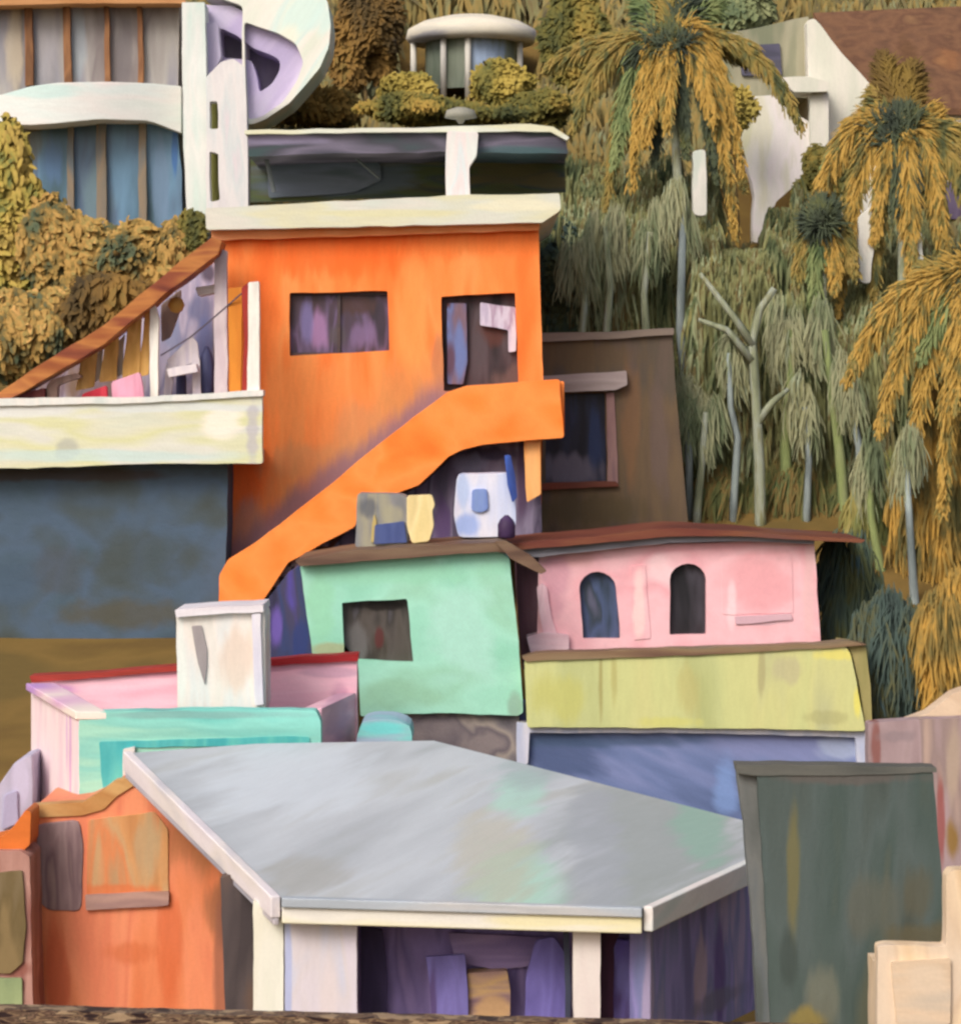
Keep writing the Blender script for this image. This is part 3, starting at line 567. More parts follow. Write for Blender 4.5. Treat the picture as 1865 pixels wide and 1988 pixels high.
TRQ = paint('turquoise_wall', ['6cc0b8', '7cccc2', '8cd4c8', '84c8bc', '9cd4c0'], 'h', .8, .6, grain=.05, blobs=[(400, 1425, 200, 12, 46, '70b8b0', .5), (380, 1388, 200, 8, 46, '84aca8', .7)])
slab('front_wall', [(153, 1394), (175, 1382), (400, 1378), (612, 1378), (622, 1400), (624, 1470), (620, 1530), (153, 1580)], YA, .4, TRQ, T, rnd=6)
fr, br = P(622, 1380, YA), P(690, 1400, YBk)
quad3('right_wall', [(fr.x, fr.y + .41, fr.z), (br.x, br.y - .01, fr.z), (br.x, br.y - .01, zb), (fr.x, fr.y + .41, zb)], (-.3, .0, 0), PKL, T)
quad3('floor', [(fl.x + .5, YA + .42, P(0, 1450, YA).z), (fr.x - .3, YA + .42, P(0, 1450, YA).z), (br.x - .3, YBk - .02, P(0, 1450, YA).z), (bl.x + .5, YBk - .02, P(0, 1450, YA).z)], (0, 0, -.2), paint('court_floor', ['a08c90', '8c7c84'], 'n', 1), T)
slab('inset_panel', [(192, 1440), (560, 1430), (600, 1432), (600, 1446), (240, 1452), (240, 1562), (206, 1566), (196, 1500)], YA - .03, .1, paint('inset_turq', ['44a8ac', '54b4b4', '60bcb4', '4cacac'], 'v', 1), T, rnd=4)
slab('jamb', [(238, 1455), (262, 1450), (262, 1540), (238, 1545)], YA - .12, .1, paint('jamb_white', ['d8d4d0', 'c8d0cc'], 'v', 1), T, rnd=2)
T = thing('white_chimney', 'square whitewashed chimney block rising behind the turquoise wall', 'chimney', P(430, 1370, 46.6))
slab('shaft', [(342, 1186), (360, 1184), (508, 1178), (514, 1200), (516, 1372), (500, 1420), (345, 1420)], 46.6, 1.2, paint('chimney_white', ['d8d2c8', 'dcd8d0', 'e4dcd4', 'd8dad8', 'd4c4b8'], 'v', .8, grain=.05, blobs=[(460, 1280, 40, 60, 46.6, 'd8c4b4', .8), (352, 1290, 10, 90, 46.6, 'dfe4de', .8)]), T, rnd=4)
slab('recess_panel', [(372, 1214), (392, 1214), (402, 1262), (398, 1330), (384, 1290)], 46.56, .06, paint('panel_grey', ['8c8486', '9c9494', 'aca09c'], 'v', 1), T, rnd=3)
slab('cap', [(340, 1184), (420, 1178), (510, 1174), (512, 1188), (420, 1192), (342, 1200)], 46.48, 1.4, paint('cap_white', ['d8d0d4', 'e0dce0', 'c8c0c8'], 'h', 1), T, rnd=2)
slab('corner_strip', [(488, 1192), (506, 1190), (510, 1368), (494, 1370)], 46.5, .1, paint('strip_lilac', ['bcb8cc', 'd0ccd8', 'e0dce0'], 'v', 1), T, rnd=2)

# ================================================================== GREY ROOFED PAVILION (front)
T = thing('grey_roof_house', 'front house with broad pale grey hipped roof, white posts and open violet porch', 'house', P(900, 1990, 38.6))
RG = paint('roof_grey', ['a8aeb0', 'b0b6ba', 'b8bec2', 'bec4c8', 'b2b6b4'], 'r', .55, .5, rotz=28, spread=.2, grain=.04, bump=.25, blobs=[
    (560, 1520, 180, 40, 43, 'c8d0d6', .8), (1000, 1690, 90, 40, 40, 'a8d0bc', .8), (960, 1640, 80, 50, 41, 'b8b4a0', .6), (1010, 1560, 60, 25, 42, 'a8d0c0', .75), (600, 1700, 90, 20, 39, 'a0a098', .6), (1270, 1610, 190, 75, 42.3, '98a09e', .85), (1370, 1630, 60, 34, 41.5, '8cb0a0', .8), (1040, 1500, 90, 24, 44, 'a0b0b0', .7), (1160, 1660, 60, 60, 40, 'a2a8b0', .6)])  # the large darker patch puts the right slope's shade into the roof colour
RD = paint('roof_grey_right', ['949c9a', '9ca4a4', 'a4aaae', '98a09e', '9a9c98'], 'r', .55, .5, rotz=40, spread=.2, grain=.04, blobs=[
    (1370, 1630, 50, 30, 41.5, '84a898', .8), (1250, 1590, 60, 30, 42, '8c8c86', .6), (960, 1500, 50, 18, 44, 'a0bcb0', .8), (1130, 1640, 50, 30, 41, 'a0a8b4', .7), (1080, 1530, 80, 20, 43.5, '98b4ac', .6)])  # darker copy of the roof grey, shade of the right slope in its colour
BL, TL, TR = P(256, 1462, 44), P(500, 1444, 45.6), P(842, 1438, 45.6)
RR, RF = P(1446, 1594, 43.6), P(1456, 1668, 41.2)
FR, FLp = P(1248, 1764, 38), P(545, 1744, 38)
def sheet3(name, pts, th, m, parent):
    pts = [Vector(p) for p in pts]; v, f = ext3([pts], Vector((0, 0, -th))); return link(name, v, f, m, parent, 0)
top = [FLp, FR, TR, TL, BL, RF, RR]; lowv = [p - Vector((0, 0, .14)) for p in top]
rf = link('roof', top + lowv, [(0, 1, 2), (0, 2, 3), (0, 3, 4), (1, 5, 6), (1, 6, 2), (8, 7, 9), (9, 7, 10), (10, 7, 11), (12, 8, 13), (13, 8, 9)], RG, T, 0, True)
WH = paint('fascia_white', ['d4ccd0', 'e0d8da', 'dcd4d0', 'c8c4c8'], 'd', .8, .5, rot=-40, grain=.05)
def fascia(name, a, b, dz0, dz1, out, m):
    a, b = Vector(a), Vector(b); up0 = Vector((0, 0, dz0)); up1 = Vector((0, 0, dz1)); d = (b - a).normalized(); o = Vector((d.y, -d.x, 0)).normalized() * out
    v, f = ext3([[a + up0, b + up0, b + up1, a + up1]], o); return link(name, v, f, m, T, .02)
fascia('fascia', BL + Vector((0, 0, 0)), FLp, .03, -.26, .14, WH)
fascia('gutter', BL + Vector((-.02, -.1, -.26)), FLp + Vector((-.02, 0, -.26)), 0, -.10, .08, paint('gutter_grey', ['9a98a4', 'acaab4', 'c0b8bc'], 'd', 1, rot=-40))
fascia('front_gutter', FLp + Vector((.02, 0, 0)), FR - Vector((.02, 0, 0)), .03, -.10, .16, paint('gutter_blue', ['a4acb4', 'b0b8c0', 'bcbcbc', 'a0a4a8'], 'h', .8))
fascia('front_beam', FLp + Vector((.02, .06, -.1)), FR + Vector((-.02, .06, -.1)), 0, -.22, .16, paint('beam_cream', ['dcd8d0', 'e4e0d4', 'e6dfb8', 'd8d8d8'], 'h', .7, blobs=[(1120, 1785, 150, 12, 38, 'e6dca8', .7)]))
fascia('fascia', FR, RF, .03, -.30, .14, paint('fascia_white_r', ['d8d0cc', 'e2dcd8', 'ccd4d0'], 'd', 1, rot=30))
# walls and posts
LV = paint('wall_lavender', ['c4c4d8', 'cfcdd8', 'd8d0dc', 'd4ccd0', 'c8cce0'], 'v', .7, .6, grain=.04, blobs=[(562, 1900, 7, 140, 38.5, 'b0b8dc', .9), (640, 1930, 20, 90, 38.5, 'dcd0d0', .7)])
slab('front_wall', [(553, 1785), (692, 1792), (694, 2060), (553, 2060)], 38.25, .3, LV, T, rnd=2)
slab('corner_post', [(492, 1748), (550, 1786), (551, 2060), (490, 2060)], 38.35, .35, paint('post_cream', ['dcdccc', 'e4e2d4', 'dcd8c4'], 'v', .8, grain=.04), T, rnd=2)
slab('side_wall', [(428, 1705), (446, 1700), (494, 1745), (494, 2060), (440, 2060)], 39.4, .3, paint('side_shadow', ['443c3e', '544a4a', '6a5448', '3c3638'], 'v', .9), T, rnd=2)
slab('post', [(1112, 1796), (1166, 1800), (1164, 2060), (1114, 2060)], 38.2, .35, paint('post_pale', ['dcd0cc', 'e4dcd6', 'd4ccc8'], 'v', .8, grain=.04), T, rnd=2)
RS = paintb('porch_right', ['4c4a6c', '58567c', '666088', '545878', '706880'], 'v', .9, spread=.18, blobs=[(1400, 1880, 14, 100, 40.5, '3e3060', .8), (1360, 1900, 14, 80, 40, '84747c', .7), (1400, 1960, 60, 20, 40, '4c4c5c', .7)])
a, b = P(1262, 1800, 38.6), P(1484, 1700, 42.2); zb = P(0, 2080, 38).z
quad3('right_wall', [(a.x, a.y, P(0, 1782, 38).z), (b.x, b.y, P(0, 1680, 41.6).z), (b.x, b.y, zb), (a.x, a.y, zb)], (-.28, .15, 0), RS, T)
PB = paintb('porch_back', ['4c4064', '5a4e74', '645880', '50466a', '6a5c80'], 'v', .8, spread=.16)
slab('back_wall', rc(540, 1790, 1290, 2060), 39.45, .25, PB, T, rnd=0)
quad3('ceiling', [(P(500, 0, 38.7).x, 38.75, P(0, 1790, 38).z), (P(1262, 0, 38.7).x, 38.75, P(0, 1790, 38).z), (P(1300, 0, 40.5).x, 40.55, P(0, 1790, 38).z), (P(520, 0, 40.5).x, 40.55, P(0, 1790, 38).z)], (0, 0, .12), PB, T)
slab('dark_panel', [(700, 1800), (742, 1806), (752, 1900), (748, 2060), (700, 2060)], 39.2, .12, paint('panel_black', ['342c4c', '3e3458', '2c2644'], 'v', 1), T, rnd=3)
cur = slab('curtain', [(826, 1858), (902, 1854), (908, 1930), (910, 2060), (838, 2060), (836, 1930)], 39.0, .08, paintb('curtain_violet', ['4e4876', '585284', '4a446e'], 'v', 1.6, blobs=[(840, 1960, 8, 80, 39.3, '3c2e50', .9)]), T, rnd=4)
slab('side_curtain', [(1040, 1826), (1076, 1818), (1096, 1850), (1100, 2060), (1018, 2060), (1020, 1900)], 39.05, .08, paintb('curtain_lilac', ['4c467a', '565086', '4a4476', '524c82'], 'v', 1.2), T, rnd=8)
slab('lintel_board', [(870, 1812), (1060, 1820), (1066, 1872), (960, 1884), (884, 1868)], 39.3, .1, paintb('board_mauve', ['5e5270', '6a5c7c', '54486c'], 'h', 1), T, rnd=4)
slab('gutter_strip', [(1094, 1812), (1106, 1812), (1108, 2060), (1098, 2060)], 38.7, .1, paint('strip_teal', ['3c4054', '505868'], 'v', 1), T, rnd=2)
tag(slab('wooden_cabinet', [(908, 1890), (985, 1886), (990, 1926), (990, 2060), (910, 2060)], 39.1, .32, paintb('cab_gold', ['5c4850', '7c6458', '8c7250', '5c4a5c'], 'h', 1.2, blobs=[(955, 1950, 34, 36, 39.6, '8c7050', .9)]), None, rnd=4), 'brown wooden cabinet standing between violet curtains in the porch', 'cabinet')
slab('door', [(1172, 1822), (1230, 1828), (1262, 1860), (1262, 2060), (1190, 2060), (1186, 1850)], 39.25, .1, paintb('door_purple', ['54487c', '6458a0', '6c64a0', '4c3c68'], 'v', 1, blobs=[(1225, 1890, 30, 40, 39.5, '7470a8', .8)]), T, rnd=10)
slab('door_surround', [(1164, 1806), (1205, 1808), (1192, 1840), (1190, 2060), (1166, 2060)], 39.0, .12, paint('surround_plum', ['3a1e34', '4a2840', '301a2c'], 'v', 1), T, rnd=3)

# ================================================================== CORAL HOUSE (bottom left)
YC = 44.6
T = thing('coral_house', 'coral orange house wall with a faded mauve shutter, under the grey roof edge', 'house', P(250, 1990, YC))
CRL = paint('coral_wall', ['dc7c50', 'e4885c', 'ea9068', 'e08260', 'ec966e'], 'v', .6, .6, spread=.2, grain=.05, blobs=[
    (390, 1640, 70, 70, YC, 'b4744c', .85), (440, 1760, 40, 60, YC, 'a06a4c', .8), (330, 1850, 26, 120, YC, 'd4683c', .7), (250, 1850, 60, 24, YC, 'd06c40', .6), (110, 1900, 26, 100, YC, 'd06440', .7), (430, 1900, 14, 160, YC, '8c5c4c', .7)])
slab('wall', [(60, 1572), (160, 1562), (205, 1540), (225, 1522), (262, 1520), (300, 1560), (380, 1640), (440, 1700), (446, 1760), (444, 2100), (66, 2100)], YC, 2.6, CRL, T)
slab('ridge_board', [(62, 1564), (160, 1558), (198, 1536), (222, 1516), (256, 1510), (262, 1524), (228, 1544), (200, 1572), (160, 1584), (64, 1588)], YC - .04, .3, paint('ridge_tan', ['c09058', 'b8824c', 'cca068'], 'd', 1, rot=-20), T, rnd=2)
slab('shutter', [(72, 1600), (154, 1592), (162, 1640), (158, 1770), (90, 1768), (70, 1740)], YC - .03, .12, paint('shutter_mauve', ['8a7474', '9c8484', '7c6468', 'a08a84'], 'v', 1.2), T, rnd=12)
pn = slab('panel', [(170, 1592), (300, 1576), (326, 1610), (328, 1734), (168, 1740)], YC - .03, .12, paint('panel_sand', ['c48a58', 'd09864', 'c8a074', 'd88858', 'bc946c'], 'v', .9, blobs=[(280, 1640, 24, 70, YC, 'b8a07c', .7), (230, 1730, 70, 14, YC, 'd87848', .8)]), T, rnd=5)
slab('sill', [(164, 1738), (328, 1730), (328, 1758), (166, 1768)], YC - .08, .3, paint('sill_mauve', ['a88478', 'b89488', '9c7c78', 'c09c8c'], 'h', 1.2), T, rnd=3)

# mauve house at the left edge
YL = 43.4
T = thing('mauve_house', 'narrow mauve wall with an olive brown panel at the left edge', 'house', P(0, 1990, YL))
slab('wall', [(-60, 1655), (40, 1652), (58, 1664), (62, 1900), (72, 2100), (-60, 2100)], YL, 1.1, paint('mauve_l', ['9c7064', 'ac8074', 'b88c80', '8c5c54', 'a87870'], 'v', .9, blobs=[(30, 1880, 30, 16, YL, '8c5448', .8)]), T)
slab('panel', [(-52, 1700), (44, 1690), (50, 1800), (44, 1870), (20, 1890), (-52, 1890)], YL - .05, .1, paint('olive_panel', ['746448', '7c6c50', '6c5c3c', '84704c'], 'v', .9), T, rnd=4)
slab('base_panel', [(-52, 1898), (42, 1900), (46, 2100), (-52, 2100)], YL - .06, .1, paint('sage_base', ['8c9c6c', '9aa87a', '84946c'], 'v', .9), T, rnd=4)
slab('roof', [(-60, 1640), (0, 1628), (20, 1612), (50, 1572), (60, 1578), (58, 1640), (40, 1656), (-60, 1660)], YL + .2, .85, paint('roof_orange', ['c86428', 'd87430', 'cc6c2c'], 'h', .9), T, rnd=3)
T = thing('lavender_house', 'pale lavender wall with a sloping top, behind the mauve house', 'house', P(0, 1650, 47))
slab('wall', [(-60, 1620), (0, 1520), (30, 1480), (62, 1466), (66, 1700), (-60, 1750)], 47.4, 2.2, paint('lav_l', ['a8a4b8', 'b4b0c4', 'a09cb4', 'c0b8c8'], 'v', .8, blobs=[(40, 1520, 16, 60, 47.4, 'c0bcd4', .8)]), T)
slab('window', [(6, 1545), (34, 1534), (36, 1600), (4, 1612)], 47.34, .08, paint('lav_win', ['a09cb8', 'b0acc8'], 'v', 1), T, rnd=6)

# ================================================================== DARK GREEN BLOCK (right front)
YD = 36.0
T = thing('dark_green_house', 'tall dark grey green block with blank plastered walls', 'building', P(1650, 1990, YD))
DG = paint('dark_green', ['3c4642', '4a5450', '505c5a', '465450', '565a4c'], 'v', .55, .7, spread=.2, bump=.5, blobs=[
    (1540, 1700, 14, 130, YD, '706a42', .75), (1530, 1860, 20, 60, YD, '3a4440', .7), (1700, 1760, 60, 60, YD, '5a5c52', .7), (1780, 1740, 26, 60, YD, '565444', .7), (1640, 1510, 150, 14, YD, '5c5854', .9), (1600, 1930, 30, 60, YD, '7a7a68', .5), (1780, 1820, 60, 30, YD, '5c5640', .8), (1560, 1990, 40, 30, YD, '8c7c40', .8)])
slab('wall', [(1468, 1498), (1640, 1494), (1812, 1500), (1818, 1600), (1834, 1760), (1846, 1830), (1860, 2100), (1500, 2100), (1488, 1800), (1478, 1640)], YD, .3, DG, T)
slab('body', [(1482, 1600), (1812, 1600), (1846, 2100), (1510, 2100)], YD + .302, 2.6, DG, T, rnd=0)
a, b = P(1430, 1488, 37.6), P(1468, 1498, YD)
SG = paint('green_side', ['545a58', '62686a', '6e706e', '4e5452'], 'v', .9)
slab('side_wall', [(1430, 1490), (1470, 1496), (1480, 1640), (1490, 1800), (1504, 2100), (1476, 2100), (1458, 1760), (1444, 1600)], YD + .12, .3, SG, T, rnd=3)
slab('coping', [(1428, 1484), (1520, 1484), (1818, 1490), (1818, 1500), (1640, 1506), (1468, 1506), (1432, 1502)], YD - .02, .4, paint('green_coping', ['585a54', '62625c', '50524e'], 'h', 1), T, rnd=2)
YK = 33.5
T = thing('cream_house', 'cream plastered low block with stepped top in the bottom right corner', 'building', P(1790, 1990, YK))
CRB = paint('cream_wall', ['d0b490', 'dcc09c', 'e4ccac', 'd4bca0', 'dcc8b0'], 'v', .8, .6, grain=.05, blobs=[(1800, 1920, 60, 50, YK, 'd0b49c', .8)])
slab('wall', [(1704, 1838), (1720, 1834), (1836, 1838), (1836, 1700), (1846, 1690), (1990, 1686), (1990, 2100), (1702, 2100)], YK, .3, CRB, T, rnd=5)
slab('body', [(1720, 1900), (1990, 1900), (1990, 2100), (1720, 2100)], YK + .302, 1.6, CRB, T, rnd=0)
slab('panel', [(1730, 1868), (1845, 1862), (1845, 1990), (1760, 1995), (1740, 1990)], YK - .06, .1, paint('cream_panel', ['ccb498', 'd8c0a4', 'c8b8a4'], 'h', 1.4, blobs=[(1800, 1900, 40, 30, YK, 'd8c4ac', .8)]), T, rnd=5)

# mauve building on the right
YV = 46.0
T = thing('mauve_building', 'dusty mauve wall with russet edge behind the dark green block', 'building', P(1780, 1700, YV))
slab('wall', [(1684, 1404), (1780, 1396), (1990, 1392), (1990, 1900), (1690, 1900), (1686, 1560)], YV, .4, paint('mauve_r', ['8c7674', '9c8688', 'a89294', '94807c', 'b0988c'], 'v', .8, spread=.2, blobs=[(1700, 1440, 10, 60, YV, '845048', .8), (1740, 1430, 40, 14, YV, '8c7c80', .7), (1826, 1600, 8, 100, YV, '94504c', .85), (1850, 1630, 14, 40, YV, '8c6c30', .9), (1850, 1480, 16, 80, YV, 'b4a08c', .7)]), T)
slab('gable', [(1760, 1400), (1800, 1385), (1850, 1346), (1990, 1300), (1990, 1396), (1780, 1404)], YV + .5, .5, paint('gable_cream', ['ccb49c', 'd8c0a4', 'c4a88c'], 'd', .9, rot=-30), T, rnd=3)

# ================================================================== WHITE MODERN BUILDING (top left)
YW = 72.0
T = thing('white_modern_building', 'white building with curved balconies, tall shaded windows and white column', 'building', P(200, 450, YW))
WMB = paint('white_modern', ['ccd8d0', 'd8dcd6', 'e0ddd8', 'd8e0dc', 'e4dcd8'], 'h', .5, .5, grain=.05, spread=.2, blobs=[(90, 185, 90, 16, YW, 'c0dcd8', .8)])
def arcslab(name, top, bot, Y, sag, depth, m, parent, n=24):
    """band that bows towards the viewer in plan: top/bot are (u,v) polylines"""
    def samp(pl, t):
        x = pl[0][0] + (pl[-1][0] - pl[0][0]) * t
        for (a, b) in zip(pl, pl[1:]):
            if x <= b[0] + 1e-6: return x, a[1] + (b[1] - a[1]) * (x - a[0]) / (b[0] - a[0])
        return pl[-1]
    V, Fc = [], []
    for i in range(n + 1):
        t = i / n; yy = Y - sag * math.sin(math.pi * min(1, t * .9 + .1))
        p, q = P(*samp(top, t), yy), P(*samp(bot, t), yy)
        V += [p, q, q + Vector((0, depth, 0)), p + Vector((0, depth, 0))]
    for i in range(n):
        a = 4 * i
        for k in range(4): Fc.append((a + k, a + (k + 1) % 4, a + 4 + (k + 1) % 4, a + 4 + k))
    Fc += [(0, 3, 2, 1), (4 * n, 4 * n + 1, 4 * n + 2, 4 * n + 3)]
    return link(name, V, Fc, m, parent, .02)
arcslab('balcony_band', [(-60, 196), (0, 184), (60, 167), (110, 160), (210, 158), (290, 161), (352, 167)], [(-60, 240), (0, 236), (50, 243), (100, 240), (190, 231), (290, 234), (352, 258)], YW - .4, .8, 1.2, WMB, T)
TOPW = paint('window_taupe', ['74706e', '8c8684', '7c7474', 'a09c98', '8a8890', '686464'], 'v', .42, .4, spread=.2, bump=.1, blobs=[(30, 90, 18, 90, YW, 'b8ac98', .8), (90, 100, 22, 70, YW, 'a4a0a4', .7), (150, 80, 16, 80, YW, '9aa4ac', .7), (240, 110, 16, 80, YW, '706a6c', .8)])
wtop = slab('upper_window', [(-60, 6), (348, 6), (346, 170), (180, 166), (90, 172), (-60, 205)], YW, .3, TOPW, T, rnd=0)
MUL = paint('mullion_rust', ['7c5438', '946844', '6e4a30', '886040'], 'v', 1)
for (a, wd_) in [(54, 14), (128, 13), (206, 9), (270, 9)]:
    slab('mullion', [(a - wd_ / 2, 8), (a + wd_ / 2, 8), (a + wd_ / 2 + 4, 164), (a - wd_ / 2 + 2, 166)], YW - .22, .2, MUL, wtop, rnd=1)
BLW = paint('window_blue', ['4a6470', '5a7a90', '6a8ca8', '5c7088', '6c8490'], 'v', .5, .3, spread=.2, bump=.1, blobs=[(100, 310, 22, 50, YW, '5c7ca4', .8), (230, 330, 22, 90, YW, '6c90ac', .8), (310, 340, 20, 90, YW, '7088a4', .8), (338, 270, 6, 70, YW, '3c68a8', .8), (60, 270, 30, 40, YW, '6a7068', .7)])
wlow = slab('lower_window', [(58, 256), (130, 240), (200, 233), (300, 236), (344, 252), (352, 330), (356, 470), (58, 470)], YW + .1, .3, BLW, T, rnd=2)
MU2 = paint('mullion_taupe', ['7c7468', '8c7c68', '6c7478'], 'v', 1)
for (a, wd_) in [(136, 12), (196, 18), (276, 14)]:
    slab('mullion', [(a - wd_ / 2, 238), (a + wd_ / 2, 236), (a + wd_ / 2 + 2, 460), (a - wd_ / 2, 460)], YW - .1, .2, MU2, wlow, rnd=1)
slab('body', [(-60, 0), (350, 0), (352, 470), (-60, 470)], YW + .45, 7, paint('body_taupe', ['8c8880', 'a09c94'], 'v', .5), T, rnd=0)
slab('fascia', [(-60, -10), (250, -6), (360, -2), (360, 6), (200, 5), (-60, 10)], YW - .8, .8, paint('fascia_tan', ['b07c4c', 'c08c5c', 'a87448'], 'h', 1), T, rnd=0)
slab('column', [(352, 4), (398, 4), (402, 240), (408, 380), (400, 470), (376, 470), (360, 400), (356, 260)], YW - 1.2, 1.0, paint('column_white', ['c4d8d0', 'd4dcd6', 'dedfda', 'ccdad4'], 'v', .6, grain=.05), T, rnd=2)
LC = paint('column_lilac', ['d8d4d4', 'e0dcda', 'cfd4d4', 'dcd0d4'], 'v', .7, grain=.05)
slab('inner_column', [[(400, 150), (430, 118), (452, 112), (476, 130), (480, 260), (482, 405), (400, 405)], [(406, 196), (422, 196), (424, 250), (408, 250)], [(406, 292), (424, 296), (426, 388), (408, 392)]], YW - 1.9, .5, LC, T, rnd=4)
slab('recess', [(404, 190), (428, 190), (430, 396), (404, 396)], YW - 1.2, .1, paint('recess_olive', ['64682c', '74743c', '5c5c28'], 'v', 1), T, rnd=0)
# curved stair shell
T = thing('curved_stair_tower', 'white swooping shell of a curved stair tower with lilac hollow', 'tower', P(520, 240, 73))
SH = paint('shell_white', ['dce0d0', 'e6e4d8', 'ece8dc', 'd4e4dc', 'e8ead8'], 'd', .5, .5, rot=60, grain=.04, blobs=[(600, 30, 60, 40, 72, 'd0e8e0', .8)])
out_ = [(384, -20), (600, -20), (634, 0), (642, 45), (638, 95), (622, 130), (596, 160), (560, 200), (520, 228), (490, 242), (470, 240), (470, 10)]
slab('shell', [out_, [(474, 40), (500, 52), (540, 62), (574, 84), (590, 118), (576, 158), (548, 198), (508, 226), (480, 232), (476, 150)]], 71.6, 2.2, SH, T, rnd=8, bevel=.12)
LI = paint('shell_lilac', ['b4a8cc', 'c0b4d4', 'c8bfd8', 'b8b0cc'], 'd', .6, .5, rot=50, grain=.05)
slab('inner_shell', [[(386, 8), (450, 10), (482, 28), (510, 50), (560, 60), (592, 90), (596, 130), (580, 168), (545, 208), (505, 232), (480, 240), (386, 238)], [(426, 52), (458, 66), (490, 92), (524, 104), (544, 116), (544, 136), (528, 162), (504, 180), (500, 150), (488, 116), (430, 112)]], 71.9, 1.5, LI, T, rnd=8, bevel=.1)
slab('hollow', [(400, 30), (550, 70), (565, 150), (520, 210), (400, 200)], 73.2, .3, paint('hollow_grey', ['908a9c', 'a09aa8', '9c94ac'], 'v', .7), T, rnd=0)
slab('stair_rib', [(386, 40), (424, 46), (430, 110), (410, 150), (392, 240), (384, 240)], 71.3, .5, paint('rib_lilac', ['c4b8d4', 'ccc4dc', 'dcd8d8'], 'v', .8), T, rnd=5)

# ================================================================== GAZEBO
YG = 82.0
T = thing('white_gazebo', 'round white roofed gazebo among the trees at the top', 'gazebo', P(910, 160, YG))
gx, gcy = P(915, 0, YG).x, YG + 1.9
def zz(v): return P(0, v, gcy - 1.2).z
link('roof', *lathe(gx, gcy, [(1.80, zz(74)), (1.92, zz(64)), (1.86, zz(48)), (1.45, zz(33)), (.8, zz(22)), (.05, zz(18))], 40), paint('gazebo_roof', ['c8c4b8', 'dcd4c0', 'e4dcc8', 'd0c8c4'], 'h', .7, grain=.05, blobs=[(830, 66, 40, 12, YG, '9c9ca8', .8)]), T, smooth=True)
for u in (908, 1010, 800, 860):
    x = P(u, 0, YG).x; dx = x - gx; y = gcy - math.sqrt(max(.05, 1.5 ** 2 - dx * dx))
    link('post', *tube([Vector((x, y, zz(74))), Vector((x, y, zz(190)))], .09, sides=10), paint('gazebo_post', ['c8c4bc', 'd8d4c8', 'b8b8b0'], 'v', 1), T, smooth=True)
a = [(gx + 1.35 * math.cos(R(t)), gcy + 1.35 * math.sin(R(t))) for t in range(180, 361, 12)]
V = [Vector((x, y, z)) for x, y in a for z in (zz(170), zz(74))]; Fc = [(2 * i, 2 * i + 2, 2 * i + 3, 2 * i + 1) for i in range(len(a) - 1)]
o = len(V); V += [v + Vector((0, .08, 0)) for v in V]; Fc += [tuple(k + o for k in reversed(f)) for f in Fc]
link('glass', V, Fc, paint('gazebo_glass', ['7c8474', '8c9484', '6c7868', '94988c'], 'v', .6, .3, blobs=[(945, 95, 36, 40, YG, 'a4b8d4', 1), (880, 110, 30, 40, YG, '808878', .8)]), T)

# ================================================================== WHITE HOUSE, RIGHT, WITH RUST ROOF
YH = 74.0
T = thing('rust_roof_house', 'white house with broad rust brown roof behind the palms', 'house', P(1700, 440, YH))
HW = paint('house_white', ['d4d4c4', 'dedacc', 'e2dcd4', 'd0d0bc'], 'v', .6, grain=.05)
slab('gable', [(1566, 40), (1580, 34), (1595, 50), (1632, 101), (1708, 182), (1712, 440), (1600, 440), (1600, 300), (1568, 160)], YH, 5, HW, T)
slab('front_wall', [(1700, 205), (1990, 200), (1990, 470), (1700, 470)], YH + .3, 4.5, paint('house_back', ['8a7c48', 'a08c4c', '7c7448', 'bcb09c'], 'v', .5), T, rnd=0)
slab('eave', [(1800, 214), (1990, 206), (1990, 236), (1860, 246), (1812, 232)], YH - .5, .8, HW, T, rnd=3)
slab('wing', [(1408, 196), (1500, 184), (1606, 270), (1590, 318), (1506, 392), (1476, 470), (1458, 470), (1466, 380), (1440, 280)], YH - .6, .6, paint('wing_white', ['d8d4c0', 'e0dcd4', 'e6dedc', 'd4d0c0'], 'v', .9, grain=.05, blobs=[(1440, 240, 30, 60, 73, 'cccaa8', .8)]), T, rnd=4, amp=3)
slab('pillar', [(1570, 178), (1608, 178), (1608, 275), (1596, 290), (1574, 285)], YH - .9, .4, HW, T, rnd=3)
slab('balcony_slab', [(1510, 150), (1570, 148), (1612, 160), (1608, 178), (1540, 178)], YH - 1.2, 1.2, HW, T, rnd=3)
slab('rear_wall', [(1376, 64), (1460, 56), (1570, 30), (1572, 190), (1376, 190)], YH + .6, 3, paint('house_beige', ['8c8c74', 'a09c84', '98947c', '7c8068'], 'v', .6), T, rnd=3)
slab('window', [(1436, 88), (1514, 84), (1518, 146), (1440, 146)], YH + .5, .15, paint('win_slate', ['484858', '565468', '4c4c54'], 'h', 1, .4), T, rnd=3)
slab('window', [(1822, 354), (1990, 350), (1990, 424), (1828, 424)], YH + .2, .15, paint('win_purple', ['54485c', '645870', '6c6488'], 'v', 1, .4), T, rnd=3)
RST = paint('roof_rust', ['5c4230', '6a4c38', '75543c', '644634', '7c5c40'], 'n', 1.2, .8, bump=.7, spread=.2, grain=.15, blobs=[(1850, 105, 30, 26, YH, '94643e', .5), (1780, 130, 20, 90, YH, '5c4028', .7), (1760, 190, 40, 20, YH, '7c5c30', .8)])
a, b, c_, d = P(1578, 24, YH + 3.5), P(1990, 6, YH + 3.5), P(1990, 216, YH - .7), P(1716, 204, YH - .7)
e = P(1626, 100, YH + 1.6)
sheet3('roof', [a, b, c_, d, e], .16, RST, T)

# ================================================================== VEGETATION
random.seed(21)
